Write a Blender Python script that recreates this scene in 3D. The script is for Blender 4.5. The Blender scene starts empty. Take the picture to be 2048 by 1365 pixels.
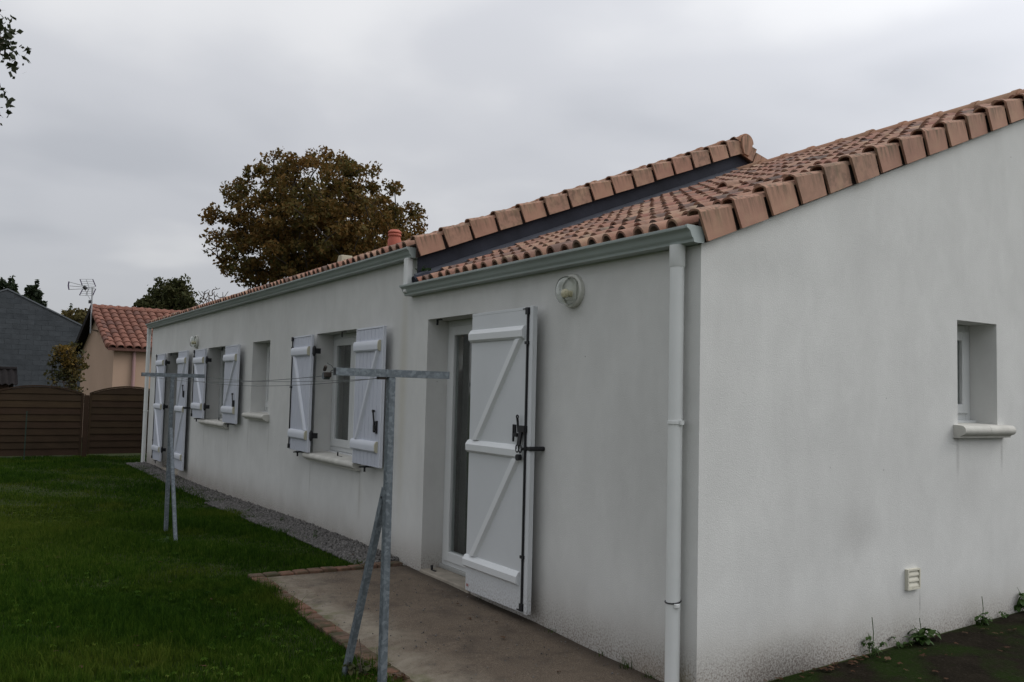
import bpy, bmesh, math, random
import numpy as np
from mathutils import Vector, Matrix
random.seed(7); rng = np.random.default_rng(7)
S = bpy.context.scene; C = S.collection
rad = math.radians
# ---------------------------------------------------------------- camera
YAW, PIT, ROL, FPX = rad(32.26443), rad(3.47021), rad(1.38020), 1751.546
CAM = np.array([-3.45095, -3.52372, 1.51696])
_f = np.array([math.sin(YAW)*math.cos(PIT), math.cos(YAW)*math.cos(PIT), math.sin(PIT)])
_r0 = np.array([math.cos(YAW), -math.sin(YAW), 0]); _u0 = np.cross(_r0, _f)
_r = _r0*math.cos(ROL)+_u0*math.sin(ROL); _u = _u0*math.cos(ROL)-_r0*math.sin(ROL)
cd = bpy.data.cameras.new('camera'); cam = bpy.data.objects.new('camera', cd); C.objects.link(cam)
cd.sensor_width = 36; cd.lens = 36*FPX/2048; cd.clip_end = 6000; cd.clip_start = .05
cam.matrix_world = Matrix(((_r[0], _u[0], -_f[0], CAM[0]), (_r[1], _u[1], -_f[1], CAM[1]), (_r[2], _u[2], -_f[2], CAM[2]), (0, 0, 0, 1)))
S.camera = cam
def ray(x, y): return _f+_r*(x-1024)/FPX-_u*(y-682.5)/FPX
def PX(x, y, X=0): d = ray(x, y); return CAM+d*((X-CAM[0])/d[0])      # photo pixel -> point on the plane X
def PY(x, y, Y=0): d = ray(x, y); return CAM+d*((Y-CAM[1])/d[1])
def PZ(x, y, Z=0): d = ray(x, y); return CAM+d*((Z-CAM[2])/d[2])
# ---------------------------------------------------------------- sky, sun, exposure
SUN_H, SUN_E = rad(118), rad(38)
SUN = Vector((math.sin(SUN_H)*math.cos(SUN_E), math.cos(SUN_H)*math.cos(SUN_E), math.sin(SUN_E)))
W = bpy.data.worlds.new('World'); S.world = W; W.use_nodes = True
def nn(nt, t, **kw):
    n = nt.nodes.new('ShaderNode'+t)
    for k, v in kw.items():
        if k.startswith('_'): setattr(n, k[1:], v)
        else:
            key = int(k[1:]) if k[0] == 'i' and k[1:].isdigit() else k.replace('__', ' ')
            s = n.inputs[key]
            if isinstance(v, bpy.types.NodeSocket): nt.links.new(v, s)
            else: s.default_value = v
    return n
def ramp(nt, fac, stops, interp='LINEAR'):
    n = nt.nodes.new('ShaderNodeValToRGB'); nt.links.new(fac, n.inputs[0]); e = n.color_ramp.elements
    n.color_ramp.interpolation = interp
    while len(e) < len(stops): e.new(.5)
    for i, (p, c) in enumerate(stops):
        e[i].position = p; e[i].color = (c, c, c, 1) if isinstance(c, (int, float)) else (*c, 1)
    return n.outputs[0]
def mix(nt, fac, a, b, mode='MIX'):
    n = nt.nodes.new('ShaderNodeMix'); n.data_type = 'RGBA'; n.blend_type = mode
    for s, v in ((n.inputs[0], fac), (n.inputs[6], a), (n.inputs[7], b)):
        if isinstance(v, bpy.types.NodeSocket): nt.links.new(v, s)
        else: s.default_value = v if isinstance(v, (int, float)) else (*v, 1)[:4]
    return n.outputs[2]
def mth(nt, op, a, b=None, c=None, clamp=False):
    n = nt.nodes.new('ShaderNodeMath'); n.operation = op; n.use_clamp = clamp
    for i, v in enumerate((a, b, c)):
        if v is None: continue
        if isinstance(v, bpy.types.NodeSocket): nt.links.new(v, n.inputs[i])
        else: n.inputs[i].default_value = v
    return n.outputs[0]
nt = W.node_tree; nt.nodes.clear()
sky = nn(nt, 'TexSky', _sky_type='NISHITA', _sun_disc=False, _sun_elevation=SUN_E, _sun_rotation=SUN_H)
skyc = nn(nt, 'VectorMath', _operation='SCALE', i0=sky.outputs[0], Scale=.10).outputs[0]
tc = nn(nt, 'TexCoord').outputs['Generated']
sep = nn(nt, 'SeparateXYZ', i0=tc)
zz = mth(nt, 'ADD', mth(nt, 'MAXIMUM', sep.outputs[2], 0.0), .22)
flat = nn(nt, 'CombineXYZ', X=mth(nt, 'DIVIDE', sep.outputs[0], zz), Y=mth(nt, 'DIVIDE', sep.outputs[1], zz), Z=0.35).outputs[0]
n1 = nn(nt, 'TexNoise', Vector=flat, Scale=1.0, Detail=3.0, Roughness=.45, Distortion=.3).outputs[0]
n2 = nn(nt, 'TexNoise', Vector=flat, Scale=3.1, Detail=4.0, Roughness=.5).outputs[0]
nz = mth(nt, 'ADD', mth(nt, 'MULTIPLY', n1, .86), mth(nt, 'MULTIPLY', n2, .14))
cloud = ramp(nt, nz, [(.34, (.60, .617, .66)), (.47, (.71, .722, .762)), (.60, (.885, .89, .91))], 'EASE')
glow = mth(nt, 'POWER', mth(nt, 'MAXIMUM', nn(nt, 'VectorMath', _operation='DOT_PRODUCT', i0=tc, i1=tuple(SUN)).outputs['Value'], 0), 3.0)
lum = mth(nt, 'ADD', mth(nt, 'MULTIPLY', glow, 1.15), mth(nt, 'ADD', .64, mth(nt, 'MULTIPLY', mth(nt, 'MAXIMUM', sep.outputs[2], 0.0), .85)))
cl = nn(nt, 'VectorMath', _operation='SCALE', i0=cloud, Scale=lum).outputs[0]
allsky = mix(nt, .92, skyc, cl)
bg = nn(nt, 'Background', Color=allsky, Strength=1.0)
wo = nn(nt, 'OutputWorld'); nt.links.new(bg.outputs[0], wo.inputs[0])
sl = bpy.data.lights.new('sun', 'SUN'); sl.energy = .75; sl.angle = rad(30); sl.color = (1, .97, .93)
so = bpy.data.objects.new('sun', sl); C.objects.link(so); so.rotation_euler = SUN.to_track_quat('Z', 'Y').to_euler(); so.location = (20, -20, 30)
S.view_settings.view_transform = 'Standard'; S.view_settings.look = 'None'; S.view_settings.exposure = 0; S.view_settings.gamma = 1
# ---------------------------------------------------------------- object helpers
LOC = {}
def add(name, me, mat, parent=None, loc=None, rot=None):
    o = bpy.data.objects.new(name, me); C.objects.link(o)
    if mat and not me.materials: me.materials.append(mat)
    if parent: o.parent = parent
    if loc is not None:
        b = LOC.get(parent, Vector((0, 0, 0))) if parent else Vector((0, 0, 0))
        o.location = Vector(loc)-b
        LOC[o] = Vector(loc)
    else: LOC[o] = LOC.get(parent, Vector((0, 0, 0))) if parent else Vector((0, 0, 0))
    if rot: o.rotation_euler = rot
    return o
def tag(o, label=None, cat=None, group=None, kind=None):
    for k, v in (('label', label), ('category', cat), ('group', group), ('kind', kind)):
        if v: o[k] = v
    return o
def thing(name, label, cat, loc=(0, 0, 0), group=None):
    o = bpy.data.objects.new(name, None); C.objects.link(o); o.location = loc; LOC[o] = Vector(loc); o.empty_display_size = .2
    return tag(o, label, cat, group)
class MB:
    def __init__(s): s.V = []; s.F = []
    def v(s, *p):
        s.V.append(tuple(float(q) for q in p)); return len(s.V)-1
    def poly(s, pts):
        i = len(s.V); s.V += [tuple(float(q) for q in p) for p in pts]; s.F.append(tuple(range(i, i+len(pts)))); return s
    def hexa(s, p):   # bottom 4 ccw, top 4 ccw
        i = len(s.V); s.V += [tuple(float(q) for q in a) for a in p]
        s.F += [(i+3, i+2, i+1, i), (i+4, i+5, i+6, i+7)]+[(i+k, i+(k+1) % 4, i+4+(k+1) % 4, i+4+k) for k in range(4)]; return s
    def box(s, x0, x1, y0, y1, z0, z1):
        x0, x1 = sorted((x0, x1)); y0, y1 = sorted((y0, y1)); z0, z1 = sorted((z0, z1))
        return s.hexa([(x0, y0, z0), (x1, y0, z0), (x1, y1, z0), (x0, y1, z0), (x0, y0, z1), (x1, y0, z1), (x1, y1, z1), (x0, y1, z1)])
    def sweep(s, rings, closed=True, caps=True):
        n = len(rings[0]); b = len(s.V)
        for r in rings: s.V += [tuple(float(q) for q in p) for p in r]
        for k in range(len(rings)-1):
            for i in range(n if closed else n-1):
                j = (i+1) % n; s.F.append((b+k*n+i, b+k*n+j, b+(k+1)*n+j, b+(k+1)*n+i))
        if caps and closed:
            s.F.append(tuple(b+i for i in reversed(range(n)))); s.F.append(tuple(b+(len(rings)-1)*n+i for i in range(n)))
        return s
    def prism(s, prof, axis, t0, t1):   # prof (a,b) extruded along an axis
        f = {'x': lambda a, b, t: (t, a, b), 'y': lambda a, b, t: (a, t, b), 'z': lambda a, b, t: (a, b, t)}[axis]
        return s.sweep([[f(a, b, t) for a, b in prof] for t in (t0, t1)])
    def tube(s, pts, r, n=8, caps=True):
        pts = [Vector(p) for p in pts]; R = r if isinstance(r, (list, tuple)) else [r]*len(pts); rings = []
        up = Vector((0, 0, 1)); t0 = (pts[1]-pts[0]).normalized()
        if abs(t0.dot(up)) > .95: up = Vector((1, 0, 0))
        a = t0.cross(up).normalized()
        for i, p in enumerate(pts):
            t = ((pts[min(i+1, len(pts)-1)]-pts[max(i-1, 0)])).normalized()
            a = (a-t*a.dot(t)).normalized(); b = t.cross(a)
            rings.append([p+(a*math.cos(q)+b*math.sin(q))*R[i] for q in [2*math.pi*k/n for k in range(n)]])
        return s.sweep(rings, caps=caps)
    def bar(s, p, q, w, h, up=(0, 0, 1)):
        p, q = Vector(p), Vector(q); t = (q-p).normalized(); u = Vector(up); a = t.cross(u).normalized(); b = a.cross(t)
        return s.sweep([[c+a*x*w/2+b*y*h/2 for x, y in ((-1, -1), (1, -1), (1, 1), (-1, 1))] for c in (p, q)])
    def mesh(s, name, bevel=0, smooth=False, off=Vector((0, 0, 0)), seg=1):
        me = bpy.data.meshes.new(name)
        me.from_pydata([(a-off[0], b-off[1], c-off[2]) for a, b, c in s.V], [], s.F)
        bm = bmesh.new(); bm.from_mesh(me); bmesh.ops.recalc_face_normals(bm, faces=bm.faces)
        if bevel: bmesh.ops.bevel(bm, geom=[e for e in bm.edges if len(e.link_faces) == 2 and e.calc_face_angle(0) > .5], offset=bevel, segments=seg, affect='EDGES', clamp_overlap=True)
        if smooth:
            for f in bm.faces: f.smooth = True
            for e in bm.edges:
                if len(e.link_faces) == 2 and e.calc_face_angle(0) > rad(smooth if smooth is not True else 40): e.smooth = False
        bm.to_mesh(me); bm.free(); return me
    def build(s, name, mat, parent=None, bevel=0, smooth=False, seg=1):
        off = LOC.get(parent, Vector((0, 0, 0))) if parent else Vector((0, 0, 0))
        return add(name, s.mesh(name, bevel, smooth, off, seg), mat, parent)
def np_mesh(name, V, F, mat, parent=None, smooth=False):     # V (n,3) array, F (m,k) array
    off = np.array(LOC.get(parent, (0, 0, 0))) if parent else 0
    V = np.asarray(V, dtype=np.float32)-off; F = np.asarray(F, dtype=np.int32); k = F.shape[1]
    me = bpy.data.meshes.new(name); me.vertices.add(len(V)); me.loops.add(F.size); me.polygons.add(len(F))
    me.vertices.foreach_set('co', V.astype(np.float32).ravel()); me.loops.foreach_set('vertex_index', F.ravel())
    me.polygons.foreach_set('loop_start', np.arange(0, F.size, k, dtype=np.int32)); me.polygons.foreach_set('loop_total', np.full(len(F), k, dtype=np.int32))
    if smooth: me.polygons.foreach_set('use_smooth', np.ones(len(F), dtype=bool))
    me.update(calc_edges=True); return add(name, me, mat, parent)
# ---------------------------------------------------------------- materials
M = {}
def mat(name, col, rough=.7, bump=0, bscale=40, var=.0, vscale=6, rnd=None, spec=.4, metal=0, vec='Object', stretch=(1, 1, 1), post=None):
    m = bpy.data.materials.new(name); m.use_nodes = True; t = m.node_tree; p = t.nodes['Principled BSDF']
    if vec == 'World': co = nn(t, 'NewGeometry').outputs['Position']
    else: co = nn(t, 'TexCoord').outputs['Object']
    oi = nn(t, 'ObjectInfo')
    if vec != 'World': co = nn(t, 'VectorMath', _operation='ADD', i0=co, i1=nn(t, 'VectorMath', _operation='SCALE', i0=oi.outputs['Location'], Scale=3.7).outputs[0]).outputs[0]
    co = nn(t, 'VectorMath', _operation='MULTIPLY', i0=co, i1=stretch).outputs[0]
    c = col
    if rnd: c = ramp(t, mth(t, 'FRACT', mth(t, 'ADD', oi.outputs['Random'], nn(t, 'NewGeometry').outputs['Random Per Island'])) if name == 'tile' else oi.outputs['Random'], rnd)
    if var:
        no = nn(t, 'TexNoise', Vector=co, Scale=vscale, Detail=6.0, Roughness=.6).outputs[0]
        k = nn(t, 'MapRange', Value=no, i1=.3, i2=.7, i3=1-var, i4=1+var).outputs[0]
        c = nn(t, 'VectorMath', _operation='SCALE', i0=c if isinstance(c, bpy.types.NodeSocket) else tuple(c), Scale=k).outputs[0]
    if post: c = post(t, c, co, oi)
    if isinstance(c, bpy.types.NodeSocket): t.links.new(c, p.inputs['Base Color'])
    else: p.inputs['Base Color'].default_value = (*c, 1)
    p.inputs['Roughness'].default_value = rough; p.inputs['Metallic'].default_value = metal; p.inputs['Specular IOR Level'].default_value = spec
    if bump:
        b = nn(t, 'Bump', Height=nn(t, 'TexNoise', Vector=co, Scale=bscale, Detail=4.0, Roughness=.6).outputs[0], Strength=bump, Distance=.01)
        t.links.new(b.outputs[0], p.inputs['Normal'])
    M[name] = m; return m
def blob(t, pos, center, rx, soft=1.0):      # 1 at centre, 0 at the ellipsoid's edge
    d = nn(t, 'VectorMath', _operation='SUBTRACT', i0=pos, i1=center).outputs[0]
    d = nn(t, 'VectorMath', _operation='DIVIDE', i0=d, i1=rx).outputs[0]
    l = nn(t, 'VectorMath', _operation='LENGTH', i0=d).outputs['Value']
    return nn(t, 'MapRange', _interpolation_type='SMOOTHSTEP', Value=l, i1=1.0, i2=1.0-soft, i3=0.0, i4=1.0).outputs[0]
def stucco_post(t, c, co, oi):
    pos = nn(t, 'NewGeometry').outputs['Position']; z = nn(t, 'SeparateXYZ', i0=pos).outputs[2]
    fine = nn(t, 'TexNoise', Vector=pos, Scale=75.0, Detail=4.0, Roughness=.75).outputs[0]
    mid = nn(t, 'TexNoise', Vector=pos, Scale=3.2, Detail=4.0).outputs[0]
    strk = nn(t, 'TexNoise', Vector=nn(t, 'VectorMath', _operation='MULTIPLY', i0=pos, i1=(1.6, 1.6, .42)).outputs[0], Scale=1.5, Detail=5.0, Roughness=.62).outputs[0]
    c = mix(t, mth(t, 'MULTIPLY', ramp(t, strk, [(.45, 0), (.75, 1)]), .20), c, (.40, .395, .38))
    mo = nn(t, 'TexNoise', Vector=nn(t, 'VectorMath', _operation='MULTIPLY', i0=pos, i1=(1, 1, .6)).outputs[0], Scale=5.5, Detail=5.0, Roughness=.6, Distortion=.6).outputs[0]
    c = nn(t, 'VectorMath', _operation='SCALE', i0=c, Scale=nn(t, 'MapRange', Value=mo, i1=.3, i2=.7, i3=.96, i4=1.03).outputs[0]).outputs[0]
    # rain splash along the foot of the wall
    low = nn(t, 'MapRange', _interpolation_type='SMOOTHSTEP', Value=z, i1=.42, i2=-.12, i3=0.0, i4=1.0).outputs[0]
    c = mix(t, mth(t, 'MULTIPLY', low, mth(t, 'ADD', .22, mth(t, 'MULTIPLY', mid, .6)), clamp=True), c, (.27, .235, .19))
    spl = nn(t, 'MapRange', _interpolation_type='SMOOTHSTEP', Value=z, i1=.24, i2=-.14, i3=0.0, i4=.95).outputs[0]
    c = mix(t, mth(t, 'MULTIPLY', spl, ramp(t, fine, [(.45, 0), (.62, 1)])), c, (.105, .072, .056))
    # stains with a place of their own
    for cen, r, k, col in (((.72, 0, -.16), (.70, .6, .36), 1.0, (.07, .058, .05)), ((1.36, 0, .72), (.34, .5, .22), .27, (.27, .26, .25)), ((2.62, 0, .93), (.32, .5, .30), .22, (.33, .32, .31)),
                           ((2.47, 0, 1.16), (.03, .5, .22), .45, (.25, .24, .23)), ((3.03, 0, 1.18), (.025, .5, .20), .5, (.24, .23, .22)), ((.45, 0, 2.30), (.75, .4, .20), .16, (.3, .31, .29)),
                           ((0, 3.80, 1.5), (.5, .13, 1.6), .42, (.45, .41, .29)), ((0, .10, -.12), (.4, .14, .25), .75, (.19, .165, .07)), ((0, .35, -.1), (.4, .35, .22), .6, (.20, .15, .10)),
                           *[((0, y_, z_), (.5, .030, .34), .40, (.25, .245, .22)) for y_, z_ in ((4.73, .50), (6.19, .52), (7.81, .86), (8.76, .86), (9.79, .70), (11.31, .70))], *[((0, y_, 2.62), (.5, w_, .5), .10, (.30, .31, .27)) for y_, w_ in ((5.6, .05), (7.3, .08), (8.9, .04), (10.6, .06), (12.8, .08))], ((0, 1.9, 2.2), (.5, .10, .5), .14, (.30, .31, .27)), ((2.02, 0, .20), (.012, .4, .12), .6, (.2, .19, .18)), ((0, 4.72, .45), (.4, .10, .30), .25, (.36, .34, .29))):
        b = blob(t, pos, cen, r)
        c = mix(t, mth(t, 'MULTIPLY', mth(t, 'MULTIPLY', b, k), ramp(t, fine, [(.28, .35), (.58, 1)])), c, col)
    vo = nn(t, 'TexVoronoi', Vector=pos, Scale=4.2).outputs['Distance']
    c = mix(t, ramp(t, vo, [(.014, .7), (.026, 0)]), c, (.12, .115, .11))
    return c
mat('stucco', (.600, .602, .582), .93, bump=.26, bscale=150, var=.05, vscale=1.3, spec=.2, vec='World', post=stucco_post)
def tile_post(t, c, co, oi):
    no = nn(t, 'TexNoise', Vector=co, Scale=16.0, Detail=5.0, Roughness=.65).outputs[0]
    c = mix(t, ramp(t, no, [(.50, 0), (.72, .55)]), c, (.10, .07, .06))
    n_2 = nn(t, 'TexNoise', Vector=co, Scale=7.0, Detail=3.0).outputs[0]
    return mix(t, ramp(t, n_2, [(.55, 0), (.75, .55)]), c, (.40, .30, .19))
TR = [(0, (.31, .18, .125)), (.20, (.27, .145, .105)), (.36, (.235, .11, .08)), (.52, (.32, .205, .145)), (.70, (.26, .14, .10)), (.88, (.19, .115, .09)), (1, (.10, .075, .065))]
mat('tile', (.3, .15, .1), .9, bump=.3, bscale=60, var=.18, vscale=9, rnd=TR, spec=.25, post=tile_post)
def ntile_post(t, c, co, oi):
    no = nn(t, 'TexNoise', Vector=co, Scale=9.0, Detail=4.0).outputs[0]
    return mix(t, ramp(t, no, [(.52, 0), (.75, .6)]), c, (.10, .05, .035))
mat('neighbour_tile', (.3, .1, .06), .9, bump=.2, var=.15, vscale=6, rnd=[(0, (.205, .095, .068)), (.5, (.165, .073, .053)), (.8, (.185, .088, .064)), (1, (.105, .055, .045))], spec=.2, post=ntile_post)
def verge_post(t, c, co, oi):
    tco = nn(t, 'TexCoord').outputs['Object']; z = nn(t, 'SeparateXYZ', i0=tco).outputs[2]
    st = nn(t, 'TexNoise', Vector=nn(t, 'VectorMath', _operation='MULTIPLY', i0=co, i1=(1, 1, .12)).outputs[0], Scale=42.0, Detail=4.0).outputs[0]
    up = nn(t, 'MapRange', Value=z, i1=-.10, i2=.02, i3=0.0, i4=1.0).outputs[0]
    c = mix(t, mth(t, 'MULTIPLY', up, ramp(t, st, [(.42, .05), (.68, .9)])), c, (.10, .08, .05))
    c = mix(t, mth(t, 'MULTIPLY', ramp(t, oi.outputs['Random'], [(.55, 0), (1, .55)]), ramp(t, nn(t, 'TexNoise', Vector=co, Scale=20.0, Detail=4.0).outputs[0], [(.45, 0), (.6, 1)])), c, (.12, .085, .06))
    no = nn(t, 'TexNoise', Vector=co, Scale=8.0, Detail=5.0).outputs[0]
    return mix(t, ramp(t, no, [(.50, 0), (.75, .35)]), c, (.42, .30, .19))
mat('verge', (.62, .31, .20), .85, bump=.12, bscale=90, var=.10, vscale=5, rnd=[(0, (.335, .185, .135)), (.5, (.375, .215, .15)), (1, (.335, .20, .145))], spec=.25, post=verge_post)
mat('ridge', (.42, .21, .13), .9, bump=.2, var=.22, vscale=7, rnd=[(0, (.36, .20, .13)), (.5, (.31, .17, .11)), (1, (.34, .22, .145))], spec=.2)
mat('verge_gap_shade', (.035, .024, .02), .95)  # shade in the gaps between verge tiles, given as a dark colour
mat('zinc_flashing', (.024, .026, .036), .75, bump=.35, bscale=6, var=.28, vscale=3.5, spec=.15, vec='World')
mat('gutter_paint', (.345, .39, .375), .42, bump=.05, bscale=14, var=.07, vscale=2, spec=.4, vec='World')
mat('white_pvc', (.56, .575, .57), .45, var=.03, vscale=3, spec=.4, vec='World')
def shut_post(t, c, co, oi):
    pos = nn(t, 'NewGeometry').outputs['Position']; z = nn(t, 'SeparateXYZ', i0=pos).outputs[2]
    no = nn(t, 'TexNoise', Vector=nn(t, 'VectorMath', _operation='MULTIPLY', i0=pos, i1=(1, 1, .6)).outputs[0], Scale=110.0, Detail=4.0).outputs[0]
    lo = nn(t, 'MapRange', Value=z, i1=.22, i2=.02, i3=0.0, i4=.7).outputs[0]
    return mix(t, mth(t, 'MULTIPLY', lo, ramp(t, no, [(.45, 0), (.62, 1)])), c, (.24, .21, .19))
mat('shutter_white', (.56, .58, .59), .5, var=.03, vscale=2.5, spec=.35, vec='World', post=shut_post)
mat('shutter_batten', (.66, .68, .685), .45, var=.03, vscale=2.5, spec=.35, vec='World')  # paler than the leaf: sky light on the tilted facets put into the colour
mat('shutter_lilac', (.50, .525, .59), .5, var=.03, vscale=2.5, spec=.35, vec='World')
mat('shutter_lilac_bar', (.60, .625, .675), .5, var=.03, vscale=2.5, spec=.35, vec='World')
mat('cream_cap', (.47, .45, .34), .6)
mat('black_iron', (.012, .012, .014), .5, spec=.4, bump=.1)
mat('sill_stone', (.52, .51, .465), .85, bump=.2, bscale=80, var=.12, vscale=9, vec='World')
mat('threshold', (.27, .24, .195), .9, bump=.3, bscale=60, var=.25, vscale=7, vec='World')
mat('alu', (.30, .305, .29), .5, var=.1)
mat('lamp_plastic', (.56, .56, .51), .5)
mat('bulb_glass', (.78, .70, .50), .4)
mat('grille_cream', (.55, .53, .44), .6, var=.06)
def galv_post(t, c, co, oi):
    v = nn(t, 'TexVoronoi', Vector=co, Scale=70.0).outputs['Color']
    k = nn(t, 'SeparateXYZ', i0=v).outputs[0]
    n_3 = nn(t, 'TexNoise', Vector=co, Scale=30.0, Detail=3.0).outputs[0]
    return mix(t, ramp(t, mth(t, 'ADD', mth(t, 'MULTIPLY', k, .45), mth(t, 'MULTIPLY', n_3, .55)), [(.42, 0), (.80, .7)]), c, (.215, .245, .268))
mat('galvanised', (.095, .113, .126), .6, var=.15, vscale=10, spec=.35, metal=.1, post=galv_post)
mat('wire', (.07, .08, .08), .6); mat('rust', (.036, .028, .022), .85)
mat('chimney_clay', (.38, .11, .075), .85, var=.12, bump=.1)
mat('curtain', (.12, .12, .112), .9)
mat('interior', (.03, .03, .03), .9)
m = bpy.data.materials.new('glass'); m.use_nodes = True; p = m.node_tree.nodes['Principled BSDF']
p.inputs['Base Color'].default_value = (.85, .9, .88, 1); p.inputs['Transmission Weight'].default_value = 1; p.inputs['Roughness'].default_value = .02; p.inputs['IOR'].default_value = 1.45; M['glass'] = m
m = bpy.data.materials.new('lamp_glass'); m.use_nodes = True; p = m.node_tree.nodes['Principled BSDF']
p.inputs['Base Color'].default_value = (.93, .95, .93, 1); p.inputs['Transmission Weight'].default_value = 1; p.inputs['Roughness'].default_value = .03; p.inputs['IOR'].default_value = 1.3; M['lamp_glass'] = m
def concrete_post(t, c, co, oi):
    pos = nn(t, 'NewGeometry').outputs['Position']; x = nn(t, 'SeparateXYZ', i0=pos).outputs[0]
    g = nn(t, 'TexNoise', Vector=pos, Scale=150.0, Detail=2.0, Roughness=.8).outputs[0]
    c = mix(t, ramp(t, g, [(.42, .0), (.70, .8)]), c, (.225, .185, .145))
    g2 = nn(t, 'TexVoronoi', Vector=pos, Scale=48.0).outputs['Distance']
    c = mix(t, ramp(t, g2, [(.10, .55), (.22, 0)]), c, (.20, .17, .135))
    w = nn(t, 'TexNoise', Vector=pos, Scale=1.6, Detail=7.0, Roughness=.72, Distortion=.8).outputs[0]
    edge = nn(t, 'MapRange', _interpolation_type='SMOOTHSTEP', Value=x, i1=-.72, i2=-1.15, i3=0.0, i4=1.0).outputs[0]
    c = mix(t, mth(t, 'MULTIPLY', edge, ramp(t, w, [(.40, .1), (.58, .85)])), c, (.255, .225, .175))
    w2 = nn(t, 'TexNoise', Vector=pos, Scale=2.7, Detail=8.0, Roughness=.75).outputs[0]
    c = mix(t, ramp(t, w2, [(.48, 0), (.70, .75)]), c, (.045, .036, .03))
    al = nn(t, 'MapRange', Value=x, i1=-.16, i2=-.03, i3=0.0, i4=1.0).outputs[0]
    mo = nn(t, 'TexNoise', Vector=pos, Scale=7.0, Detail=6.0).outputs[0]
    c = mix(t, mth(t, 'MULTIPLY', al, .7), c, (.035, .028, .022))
    e2 = nn(t, 'MapRange', Value=x, i1=-1.02, i2=-1.30, i3=0.0, i4=1.0).outputs[0]
    return mix(t, mth(t, 'MULTIPLY', e2, ramp(t, mo, [(.52, 0), (.66, .85)])), c, (.075, .085, .025))
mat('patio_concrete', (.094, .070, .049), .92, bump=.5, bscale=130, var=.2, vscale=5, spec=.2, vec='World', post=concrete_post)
def soil_post(t, c, co, oi):
    pos = nn(t, 'NewGeometry').outputs['Position']
    a = nn(t, 'TexNoise', Vector=pos, Scale=2.1, Detail=6.0, Roughness=.6).outputs[0]
    c = mix(t, ramp(t, a, [(.46, 0), (.60, .9)]), c, (.013, .024, .005))
    b = nn(t, 'TexNoise', Vector=pos, Scale=60.0, Detail=3.0, Roughness=.8).outputs[0]
    return mix(t, ramp(t, b, [(.52, 0), (.75, .6)]), c, (.045, .038, .03))
mat('soil', (.0145, .012, .0085), 1.0, bump=.8, bscale=45, var=.3, vscale=6, spec=.02, vec='World', post=soil_post)
mat('ground', (.030, .040, .012), .95, bump=.6, bscale=18, var=.35, vscale=2.5, spec=.1, vec='World')
def brick_post(t, c, co, oi):
    n_ = nn(t, 'TexNoise', Vector=nn(t, 'NewGeometry').outputs['Position'], Scale=9.0, Detail=5.0).outputs[0]
    return mix(t, ramp(t, n_, [(.45, 0), (.62, .85)]), c, (.05, .048, .025))
mat('brick_paver', (.26, .12, .08), .92, post=brick_post, bump=.4, bscale=60, var=.25, vscale=14, rnd=[(0, (.165, .088, .06)), (.5, (.13, .078, .054)), (1, (.105, .072, .052))], spec=.2)
mat('gravel', (.130, .124, .117), .9, var=.75, vscale=38, spec=.25, vec='World')
def leafmat(name, cols, rough=.75, scale=1.2, trans=.25, isl=.4, spec=.25, yellowish=False):
    m = bpy.data.materials.new(name); m.use_nodes = True; t = m.node_tree; p = t.nodes['Principled BSDF']
    pos = nn(t, 'NewGeometry'); n_ = nn(t, 'TexNoise', Vector=pos.outputs['Position'], Scale=scale, Detail=3.0, Roughness=.6).outputs[0]
    rn = pos.outputs['Random Per Island']
    if yellowish: n_ = mth(t, 'ADD', mth(t, 'MULTIPLY', n_, .42), mth(t, 'MULTIPLY', nn(t, 'TexNoise', Vector=nn(t, 'VectorMath', _operation='MULTIPLY', i0=pos.outputs['Position'], i1=(1, .8, .3)).outputs[0], Scale=15.0, Detail=3.0, Roughness=.7).outputs[0], .58))
    f = mth(t, 'ADD', mth(t, 'MULTIPLY', nn(t, 'MapRange', Value=n_, i1=.32 if not yellowish else .36, i2=.68 if not yellowish else .64, i3=0.0, i4=1.0).outputs[0], 1-isl), mth(t, 'MULTIPLY', rn, isl))
    c = ramp(t, f, [(i/(len(cols)-1), q) for i, q in enumerate(cols)])
    if yellowish:      # yellower tint in the open middle of the lawn and in scattered patches
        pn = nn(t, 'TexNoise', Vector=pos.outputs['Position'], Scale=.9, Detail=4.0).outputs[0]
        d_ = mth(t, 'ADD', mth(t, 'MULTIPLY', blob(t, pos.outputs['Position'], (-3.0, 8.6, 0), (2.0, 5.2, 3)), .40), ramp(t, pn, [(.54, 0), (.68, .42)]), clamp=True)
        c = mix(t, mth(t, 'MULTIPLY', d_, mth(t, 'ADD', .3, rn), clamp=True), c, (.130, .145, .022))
    t.links.new(c, p.inputs['Base Color']); p.inputs['Roughness'].default_value = rough; p.inputs['Specular IOR Level'].default_value = spec
    tr = nn(t, 'BsdfTranslucent', Color=c); mx = nn(t, 'MixShader', Fac=trans)
    out = t.nodes['Material Output']; t.links.new(p.outputs[0], mx.inputs[1]); t.links.new(tr.outputs[0], mx.inputs[2]); t.links.new(mx.outputs[0], out.inputs[0])
    M[name] = m; return m
leafmat('grass', [(.006, .021, .002), (.019, .050, .005), (.048, .096, .009), (.125, .155, .032)], .85, .5, .3, isl=.38, spec=.06, yellowish=True)
leafmat('oak_leaf', [(.058, .064, .016), (.090, .070, .018), (.140, .076, .018), (.185, .096, .024)], .8, .42, .3, isl=.5)
leafmat('pine_leaf', [(.012, .020, .010), (.022, .034, .014), (.036, .046, .020)], .8, .8)
leafmat('green_leaf', [(.028, .036, .012), (.050, .056, .018), (.085, .074, .026)], .8, .7)
leafmat('yellow_leaf', [(.022, .028, .010), (.040, .042, .012), (.09, .065, .016), (.21, .125, .022)], .75, 1.4)
leafmat('olive_leaf', [(.05, .045, .014), (.09, .072, .022), (.12, .085, .03)], .8, .9)
leafmat('dark_leaf', [(.014, .020, .009), (.030, .036, .014)], .8, 1.0)
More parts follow.
